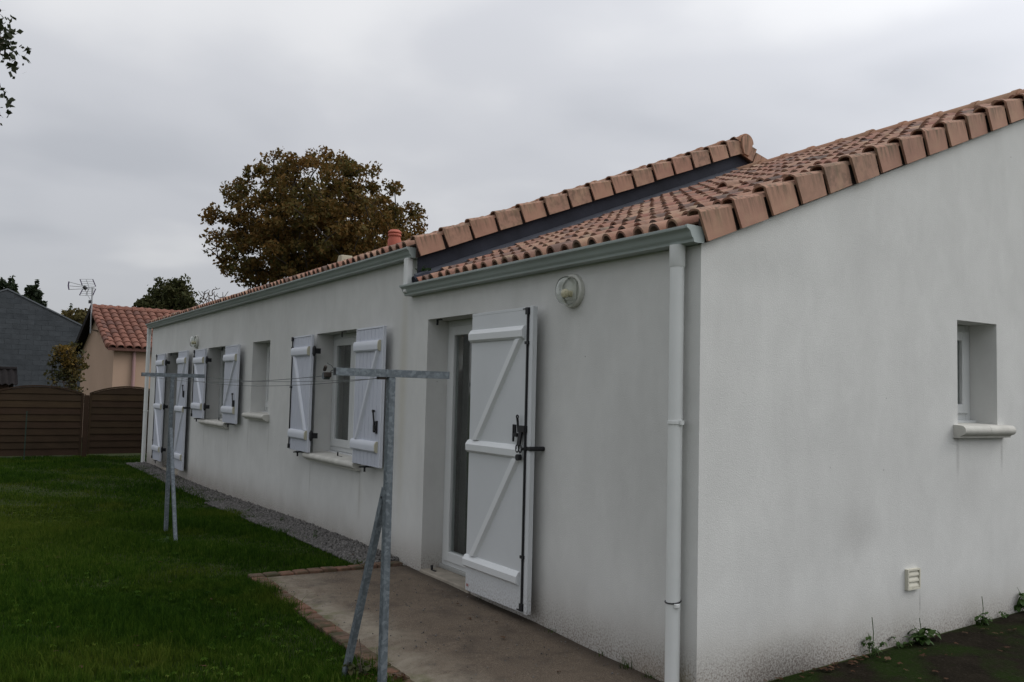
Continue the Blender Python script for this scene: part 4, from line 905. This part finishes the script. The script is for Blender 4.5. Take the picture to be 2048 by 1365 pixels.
def tree(name, label, cat, base, th, P, leafm, nleaf, lsize, seed, tipr, group=None, barkm='bark', tr=.25, squash=.8, rmin=.012, wig=.06):
    """limbs grown from the trunk to every clump centre, leaves scattered round the centres"""
    global rng
    random.seed(seed); rng = np.random.default_rng(seed); t = thing(name, label, cat, base, group)
    nodes = [np.array([0, 0, -.3]), np.array([.02*th, 0, th*.5]), np.array([0, .01*th, th])]; par = [-1, 0, 1]
    for p in P[np.argsort(np.linalg.norm(P-nodes[2], axis=1))]:
        N = np.array(nodes[2:]); d = np.linalg.norm(N-p, axis=1); cost = d+.30*np.linalg.norm(N-nodes[2], axis=1)+.35*np.maximum(0, N[:, 2]-p[2]); k = int(np.argmin(cost))+2
        q = nodes[k]; L = np.linalg.norm(p-q); m_ = (p+q)/2+rng.normal(size=3)*wig*L+np.array([0, 0, -.05*L]); nodes.append(m_); par.append(k); nodes.append(p); par.append(len(nodes)-2)
    w = np.zeros(len(nodes)); w[4::2] = 1.0
    for i in range(len(nodes)-1, 0, -1): w[par[i]] += w[i]
    R = rmin+(tr-rmin)*(w/w[0])**.55; B = np.array(base); a = MB()
    for i in range(1, len(nodes)): a.tube([nodes[par[i]]+B, nodes[i]+B], [min(R[par[i]], R[i]*1.35), R[i]], 6, caps=False)
    a.build('trunk', M[barkm], t, smooth=True)
    if nleaf:
        k = nleaf/len(P); u = lambda: random.uniform(.65, 1.3)
        V, F = leaf_cloud(P+B, [(tipr*u(), tipr*u(), tipr*squash*u()) for _ in P], [max(2, int(k*random.uniform(.35, 1.65))) for _ in P], lsize)
        np_mesh('crown', V, F, M[leafm], t)
    return t
def ground_at(px, rng_, z0=None):
    d = ray(px, 770); d = d/np.linalg.norm(d[:2]); p_ = CAM+d*rng_; return (float(p_[0]), float(p_[1]), float(gz(p_[0], p_[1])))
def top_z(px, py, rng_): d = ray(px, py); return float(CAM[2]+d[2]/np.linalg.norm(d[:2])*rng_)
R_ = 42.0; b0 = ground_at(632, R_); kx = R_*math.cos(rad(12.6))/FPX
cz = top_z(632, 478, R_)-b0[2]; P = crown_points(720, cz, 214*kx, 174*kx, 150*kx, 5, lump=.055, shell=.40)
tree('oak_tree', 'large autumn oak with rust brown leaves behind the white house roof', 'tree', b0, cz-130*kx, P, 'oak_leaf', 60000, .17, 11, .45, tr=.34, squash=.8)
R_ = 52; b0 = ground_at(342, R_); kx = R_*.92/FPX; cz = top_z(342, 595, R_)-b0[2]; P = crown_points(60, cz, 44*kx, 37*kx, 50*kx, 15, lump=.2)
tree('broadleaf_tree', 'dull green round tree behind the orange tile ridge', 'tree', b0, cz-1.2, P, 'green_leaf', 5200, .20, 5, .44, tr=.2)
b0 = ground_at(290, R_+4); cz = top_z(290, 610, R_+4)-b0[2]; P = crown_points(26, cz, 24*kx, 16*kx, 30*kx, 16, lump=.2)
tree('broadleaf_tree', 'low green tree peeping over the orange tile ridge', 'tree', b0, cz-.9, P, 'green_leaf', 3600, .2, 6, .36, tr=.15)
R_ = 48; b0 = ground_at(425, R_); kx = R_*.92/FPX; cz = top_z(425, 612, R_)-b0[2]; P = crown_points(220, cz, 38*kx, 42*kx, 40*kx, 17, lump=.2, shell=.6)
tree('bare_tree', 'leafless grey twiggy tree beside the big rust oak', 'tree', b0, cz-1.4, P, None, 0, .1, 8, .3, barkm='twig', tr=.12, rmin=.009)
R_ = 56
def pine(px, pyt, rng_, hw_px, label, seed, n=5200):
    global rng
    random.seed(seed); rng = np.random.default_rng(seed)
    b0 = ground_at(px, rng_); hz = top_z(px, pyt, rng_)-b0[2]; hw = hw_px/FPX*rng_*.88
    t = thing('pine_tree', label, 'tree', b0, 'pines behind the grey block gable'); B = Vector(b0); limbs = [([Vector((0, 0, -.3)), Vector((0, 0, hz*.5)), Vector((.1, 0, hz*.97))], .22, .05)]; cen, rad_ = [], []
    for k in range(34):
        z = hz*(.35+.60*k/34); r_ = hw*(1.0-.55*((k/34)**1.6))*random.uniform(.45, 1.25); a_ = k*2.4; e = Vector((math.cos(a_)*r_, math.sin(a_)*r_, z+r_*.35)); limbs.append(([Vector((0, 0, z)), Vector((e.x*.55, e.y*.55, z+r_*.08)), e], .05, .02))
        for f in (.6, .8, 1.0): cen.append(Vector((e.x*f+random.gauss(0, .06), e.y*f+random.gauss(0, .06), z+r_*.45*f*f))+B); rad_.append((.22, .22, .24))
    cen.append(Vector((.1, 0, hz*.97))+B); rad_.append((.16, .16, .5))
    a = limb_mesh(limbs); a.V = [(x+B.x, y+B.y, z+B.z) for x, y, z in a.V]; a.build('trunk', M['bark'], t, smooth=True)
    V, F = leaf_cloud([list(c) for c in cen], rad_, [n//len(cen)]*len(cen), .20); np_mesh('crown', V, F, M['pine_leaf'], t)
pine(7, 556, 58, 36, 'dark pine rising behind the apex of the grey block gable', 21, 6500)
pine(58, 565, 56, 28, 'spiky dark pine rising behind the slope of the grey block gable', 22)
pine(130, 616, 62, 14, 'small dark pine tip over the lower slope of the grey block gable', 23, 2600)
R_ = 50; b0 = ground_at(157, R_); kx = R_*.9/FPX; cz = top_z(157, 650, R_)-b0[2]; P = crown_points(40, cz, 30*kx, 26*kx, 30*kx, 18, lump=.25)
tree('broadleaf_tree', 'olive yellow tree between the grey gable and the television antenna mast', 'tree', b0, cz-1.0, P, 'olive_leaf', 4600, .2, 9, .40, tr=.15)
# yellowing shrub between fence and salmon house
R_ = 25.0; b0 = ground_at(136, R_); kx = R_*.88/FPX; cz = top_z(136, 740, R_)-b0[2]; P = crown_points(80, cz, 44*kx, 74*kx, 90*kx, 19, lump=.34, shell=.62)
tree('garden_shrub', 'loose shrub with yellow leaves growing against the salmon gable', 'shrub', b0, .5, P, 'yellow_leaf', 3000, .075, 31, .16, tr=.06, rmin=.006)
# tree at the left whose twigs reach into the picture
b0 = (-5.62, 8.6, float(gz(-5.62, 8.6))); P = crown_points(230, 5.2, 2.52, 2.0, 1.9, 20, lump=.14, shell=.45)
tree('garden_tree', 'dark leafy tree on the lawn whose twigs hang high over the fence side', 'tree', b0, 2.7, P, 'dark_leaf', 22000, .075, 41, .30, tr=.16)
# --- grass
random.seed(3); rng = np.random.default_rng(3)
def in_lawn(x, y):
    edge = np.interp(y, [3.7, 4.1, 4.6, 5.1, 5.85, 6.7, 8.1, 9.5, 11.6, 14, 18], [-.30, -.30, -.32, -.36, -.40, -.38, -.34, -.28, -.20, -.17, -.16])*np.clip((16.6-y)/.4, 0, 1)+.9*np.clip((y-16.45)/.3, 0, 1)+.03*np.sin(y*9.1)+.025*np.sin(y*23.0)+.04*rng.normal(size=np.shape(y))
    ok = np.where(y > 3.74, x < edge, x < -1.352+.025*np.sin(y*7)+.03*np.sin(y*17))
    return ok & (y < FY+.2) & ((y > -6) | (x < -1.4))
def blades(n, x0, x1, y0, y1, h, w, lean=.5, mask=True):
    x = rng.uniform(x0, x1, n); y = rng.uniform(y0, y1, n)
    if mask: k = in_lawn(x, y); x, y = x[k], y[k]
    n = len(x); z = lawn_z(x, y)-.004
    pat = .72+.38*np.sin(x*2.1+1.3*np.sin(y*1.1))*np.sin(y*1.7+x)+.25*np.sin(x*5.3+y*3.1)
    cl_ = np.sin(x*13+2*np.sin(y*7))*np.sin(y*11+1.5*np.sin(x*9)); pat = pat+.28*cl_; hh = h*(.5+.9*rng.random(n)+.9*(rng.random(n) > .97))*np.clip(pat, .35, 1.5); a = rng.uniform(0, 2*np.pi, n); le = hh*lean*rng.random(n)
    ca, sa = np.cos(a), np.sin(a); b = rng.uniform(0, 2*np.pi, n); ww = w*(.6+.8*rng.random(n))
    p0 = np.stack([x-ca*ww/2, y-sa*ww/2, z], 1); p1 = np.stack([x+ca*ww/2, y+sa*ww/2, z], 1)
    m0 = np.stack([x+np.cos(b)*le*.35+ca*ww*.38, y+np.sin(b)*le*.35+sa*ww*.38, z+hh*.6], 1); m1 = np.stack([x+np.cos(b)*le*.35-ca*ww*.38, y+np.sin(b)*le*.35-sa*ww*.38, z+hh*.6], 1)
    tp_ = np.stack([x+np.cos(b)*le*1.2, y+np.sin(b)*le*1.2, z+hh*.95], 1)
    V = np.stack([p0, p1, m0, m1, tp_], 1).reshape(-1, 3); i = np.arange(n)[:, None]*5
    return V, np.concatenate([i+np.array([[0, 1, 2]]), i+np.array([[0, 2, 3]]), i+np.array([[3, 2, 4]])], 0)
VS, FS = [], []; off = 0
for args in ((190000, -3.9, -1.30, -.6, 3.8, .062, .0042), (170000, -3.9, -.15, 3.0, 8.5, .058, .0052), (110000, -4.2, .9, 8.5, 18.3, .055, .0085), (70000, -5.6, -3.9, -.6, 9, .06, .006), (60000, -9, -3.9, 1, 18, .06, .010), (15000, -5, -1.35, -4, -.6, .06, .006)):
    V, F = blades(*args); VS.append(V); FS.append(F+off); off += len(V)
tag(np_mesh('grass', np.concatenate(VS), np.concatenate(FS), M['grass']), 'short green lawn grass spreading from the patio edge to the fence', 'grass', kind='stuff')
# longer tufts against bricks and in cracks
VS, FS = [], []; off = 0
def tuft(x, y, n, r, h, w=.005):
    global off
    xx = rng.normal(x, r, n); yy = rng.normal(y, r, n); V, F = blades(n, x, x, y, y, h, w, .9, mask=False); i = np.repeat(np.arange(n), 5)
    V[:, 0] += (xx-x)[i]; V[:, 1] += (yy-y)[i]; VS.append(V); FS.append(F+off); off += len(V)
for k in range(70): yy_ = random.uniform(.1, 3.6); tuft(-1.385+random.uniform(-.03, .025), yy_, 34, .028, .085)
for k in range(34): tuft(random.uniform(-1.36, -.3), 3.76+random.uniform(0, .05), 26, .03, .06)
for y, n in ((1.33, 26), (.55, 30), (.35, 34), (.80, 10), (2.3, 6), (.18, 20)): tuft(-.03, y, n, .02, .055, .004)
for x, y in ((-1.16, 3.05), (-1.2, 2.7), (-1.24, 2.3), (-1.20, 1.9), (-1.22, 1.5), (-1.1, .75), (-.95, .62), (-1.02, 3.32)): tuft(x, y, 24, .05, .022, .003)
for k in range(60): y = random.uniform(4.2, 14); tuft(-random.uniform(.10, .34), y, random.randint(3, 22), .03, .06)
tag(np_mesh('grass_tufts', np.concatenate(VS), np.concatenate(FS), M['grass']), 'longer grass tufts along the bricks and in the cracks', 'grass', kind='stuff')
r_ = random.Random(5); V, F = [], []
for k in range(420):
    cx_, cy_ = r_.choice(((-2.9, 3.6), (-2.3, 2.6), (-3.2, 5.5), (-1.7, 5.6), (-2.4, 8.0), (-1.6, 1.6), (-2.6, 1.4))); x, y = r_.gauss(cx_, .35), r_.gauss(cy_, .5)
    if not (-4.5 < x < -1.45): continue
    z0 = float(lawn_z(np.array(x), np.array(y)))+.012; nl = r_.randint(4, 8); a0 = r_.uniform(0, 6.28); L = r_.uniform(.014, .034)
    for j in range(nl):
        q = a0+6.28*j/nl+r_.uniform(-.3, .3); c_, s2 = math.cos(q), math.sin(q); b = len(V); w_ = L*.22
        for f, ww in ((.1, .3), (.55, 1), (1, .15)): V += [(x+c_*L*f-s2*w_*ww, y+s2*L*f+c_*w_*ww, z0+.03*math.sin(f*2.4)), (x+c_*L*f+s2*w_*ww, y+s2*L*f-c_*w_*ww, z0+.03*math.sin(f*2.4))]
        F += [(b, b+1, b+3, b+2), (b+2, b+3, b+5, b+4)]
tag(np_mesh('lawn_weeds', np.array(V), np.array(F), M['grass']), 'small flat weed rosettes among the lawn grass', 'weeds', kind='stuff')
# --- gravel strip
def stones(n, x0, x1, y0, y1, s):
    ic = np.array([(1, 0, 0), (-1, 0, 0), (0, 1, 0), (0, -1, 0), (0, 0, 1), (0, 0, -1)], float); fc = np.array([(0, 2, 4), (2, 1, 4), (1, 3, 4), (3, 0, 4), (2, 0, 5), (1, 2, 5), (3, 1, 5), (0, 3, 5)])
    x = x1-(x1-x0)*rng.random(n)**1.15; y = rng.uniform(y0, y1, n); z = gz(x, y)+.004+.03*rng.random(n)*np.clip((x+.45)/.4, .2, 1)
    sc = s*(.5+.9*rng.random((n, 1, 1)))*(.7+.6*rng.random((n, 1, 3))); a = rng.uniform(0, 6.28, n); b = rng.uniform(0, 6.28, n)
    v = ic[None]+rng.normal(0, .22, (n, 6, 3)); v = v*sc
    ca, sa = np.cos(a)[:, None], np.sin(a)[:, None]; vx = v[..., 0]*ca-v[..., 1]*sa; vy = v[..., 0]*sa+v[..., 1]*ca
    cb, sb = np.cos(b)[:, None], np.sin(b)[:, None]; vz = v[..., 2]*cb+vx*sb; vx = vx*cb-v[..., 2]*sb
    V = np.stack([vx+x[:, None], vy+y[:, None], vz+z[:, None]], -1).reshape(-1, 3); return V, (np.arange(n)[:, None, None]*6+fc[None]).reshape(-1, 3)
VS, FS = [], []; off = 0
for args in ((5200, -.42, -.005, 3.76, 5.8, .0125), (7500, -.48, -.005, 5.8, 9, .0135), (6500, -.38, -.005, 9, YE+.1, .015)):
    V, F = stones(*args); VS.append(V); FS.append(F+off); off += len(V)
tag(np_mesh('gravel', np.concatenate(VS), np.concatenate(FS), M['gravel']), 'grey gravel strip along the foot of the white wall', 'gravel', kind='stuff')
V, F = stones(500, -1.28, -.02, 0, 3.6, .0045); tag(np_mesh('grit', V, F, M['gravel']), 'loose grit scattered over the concrete patio', 'grit', kind='stuff')
# --- fallen leaves
def flat_leaves(spots, size):
    V, F = [], []
    for x, y in spots:
        n = random.choice((8, 10, 12)); a0 = random.uniform(0, 6.28); s_ = size*random.uniform(.4, 1.35); z0 = float(gz(x, y))+.014; b = len(V); tl = random.uniform(-.35, .35); tl2 = random.uniform(-.35, .35)
        V.append((x, y, z0+s_*.15))
        for k in range(n):
            q = a0+2*math.pi*k/n; r_ = s_*(1.0 if k % 2 == 0 else .62)*random.uniform(.5, 1.15); dx, dy = r_*math.cos(q)*(1 if x*7 % 1 > .5 else .6), r_*math.sin(q)*(.6 if x*7 % 1 > .5 else 1); V.append((x+dx, y+dy, z0+max(0, dx*tl+dy*tl2)+.004*(k % 2)))
        for k in range(n): F.append((b, b+1+k, b+1+(k+1) % n))
    return np.array(V), np.array(F)
sp = [(random.uniform(.3, 3.4), -abs(random.gauss(0, .30))-.05) for _ in range(60)]+[(random.uniform(.4, 1.4), -random.uniform(.03, .12)) for _ in range(30)]+[(random.uniform(-1.25, -.1), random.uniform(.2, 3.5)) for _ in range(8)]+[(random.uniform(-.35, -.03), random.uniform(3.7, 4.6)) for _ in range(26)]+[(random.uniform(-.3, -.03), random.uniform(4.6, 9)) for _ in range(18)]+[(random.gauss(-1.42, .06), random.gauss(1.0, .08)) for _ in range(22)]+[(random.uniform(-3.2, -1.5), random.uniform(1.5, 9)) for _ in range(46)]
V, F = flat_leaves(sp, .028); tag(np_mesh('fallen_leaves', V, F, M['dead_leaf']), 'brown fallen leaves lying on the soil, patio and gravel', 'leaves', kind='stuff')
# --- weeds: each plant a thing
def weed(x, y, n, h, lw, label, seed, m='weed_leaf', stem=None, spread=.6, dz=0):
    """stems leaning outwards, each carrying small cupped oval leaves"""
    r = random.Random(seed); z0 = float(gz(x, y))-.004+dz; V, F = [], []; st = MB()
    lim = (lambda q: min(q, -.006)) if y < 0 else (lambda q: q)
    for k in range(max(3, n//3)):
        a_ = r.uniform(0, 6.28); l = h*r.uniform(.45, 1.1); e = r.uniform(.5, 1.35); bx, by = x+r.gauss(0, .025), lim(y+r.gauss(0, .015)); c, s_ = math.cos(a_), math.sin(a_)
        tip = (bx+c*l*math.cos(e), lim(by+s_*l*math.cos(e)*.8), z0+l*math.sin(e)); st.tube([(bx, by, z0), ((bx+tip[0])/2, (by+tip[1])/2, z0+.6*(tip[2]-z0)), tip], [.0022, .0018, .0012], 4)
        for j in range(r.randint(3, 7)):
            f = r.uniform(.35, 1.0); px, py, pz = bx+(tip[0]-bx)*f, by+(tip[1]-by)*f, z0+(tip[2]-z0)*f; q = r.uniform(0, 6.28); L = lw*r.uniform(.7, 1.5); wd = L*r.uniform(.5, .8); ele = r.uniform(-.5, .6); cq, sq = math.cos(q), math.sin(q); b = len(V)
            for t_, ww in ((0, .12), (.25, .75), (.55, 1.0), (.85, .62), (1.0, .08)):
                dx = L*t_*math.cos(ele-.5*t_); dz_ = L*t_*math.sin(ele-.5*t_)
                for sd, up_ in ((-1, .12), (0, 0), (1, .12)): V.append((px+cq*dx-sq*sd*wd*ww/2, lim(py+sq*dx+cq*sd*wd*ww/2), max(z0+.003, pz+dz_+up_*wd*ww)))
            for i in range(4):
                o = b+i*3; F += [(o, o+1, o+4, o+3), (o+1, o+2, o+5, o+4)]
    t = thing('weed_plant', label, 'weed', (x, y, z0))
    np_mesh('foliage', np.array(V), np.array(F), M[m], t, smooth=True)
    if stem: st.tube([(x, lim(y), z0), (x+.01, lim(y), z0+stem*.6), (x-.005, lim(y), z0+stem)], .0025, 5)
    st.build('stem', M['weed_leaf'] if m == 'weed_leaf' else M['twig'], t)
    return t
gp = lambda px, py: PZ(px, py, float(gz(*PZ(px, py, -.05)[:2])))
for (px, py), n, h, lw, lab, sd, stm in [(q, n_, h_*.85, l_*.8, *r) for q, n_, h_, l_, *r in (((1745, 1312), 26, .16, .035, 'scraggy weed with a dry stalk at the foot of the gable wall', 1, .24), ((1808, 1294), 10, .10, .040, 'small round-leaved weed beside the larger weed below the vent', 5, None), ((1840, 1284), 34, .15, .060, 'lush broad-leaved weed growing under the wall vent', 2, .16), ((1965, 1250), 22, .11, .045, 'low weed with one thin upright stalk by the gable wall', 3, .20), ((2040, 1224), 34, .22, .060, 'tall leafy weed at the gable wall below the window side', 4, None), ((2008, 1236), 12, .08, .03, 'tiny seedling clump between weeds at the gable wall', 8, None))]:
    p_ = gp(px, py); weed(float(p_[0]), min(float(p_[1]), -.05), n, h, lw, lab, sd, stem=stm)
weed(-1.47, 1.13, 46, .11, .030, 'ivy-like weed clump around the foot of the patio clothes post', 11, m='ivy_leaf', stem=.20)
weed(-1.32, .92, 24, .08, .030, 'withered brown weed on the bricks beside the patio clothes post', 12, m='dead_leaf')
for k, y in enumerate((6.55, 5.2, 7.6)): weed(-.22-.05*k, y, 16-3*k, .13-.02*k, .022, ('leafy weed in the gravel under the narrow window', 'small weed in the gravel under the wide shuttered window', 'weed in the gravel strip beyond the wide shuttered window')[k], 20+k)
weed(-1.66, 5.55, 40, .10, .025, 'leafy clump at the foot of the lawn clothes post', 30)
# small spots of moss on the step between the roofs
weed(.02, YM-.03, 22, .05, .02, 'tuft of moss growing on the roof step beside the short pipe', 40, dz=2.62)
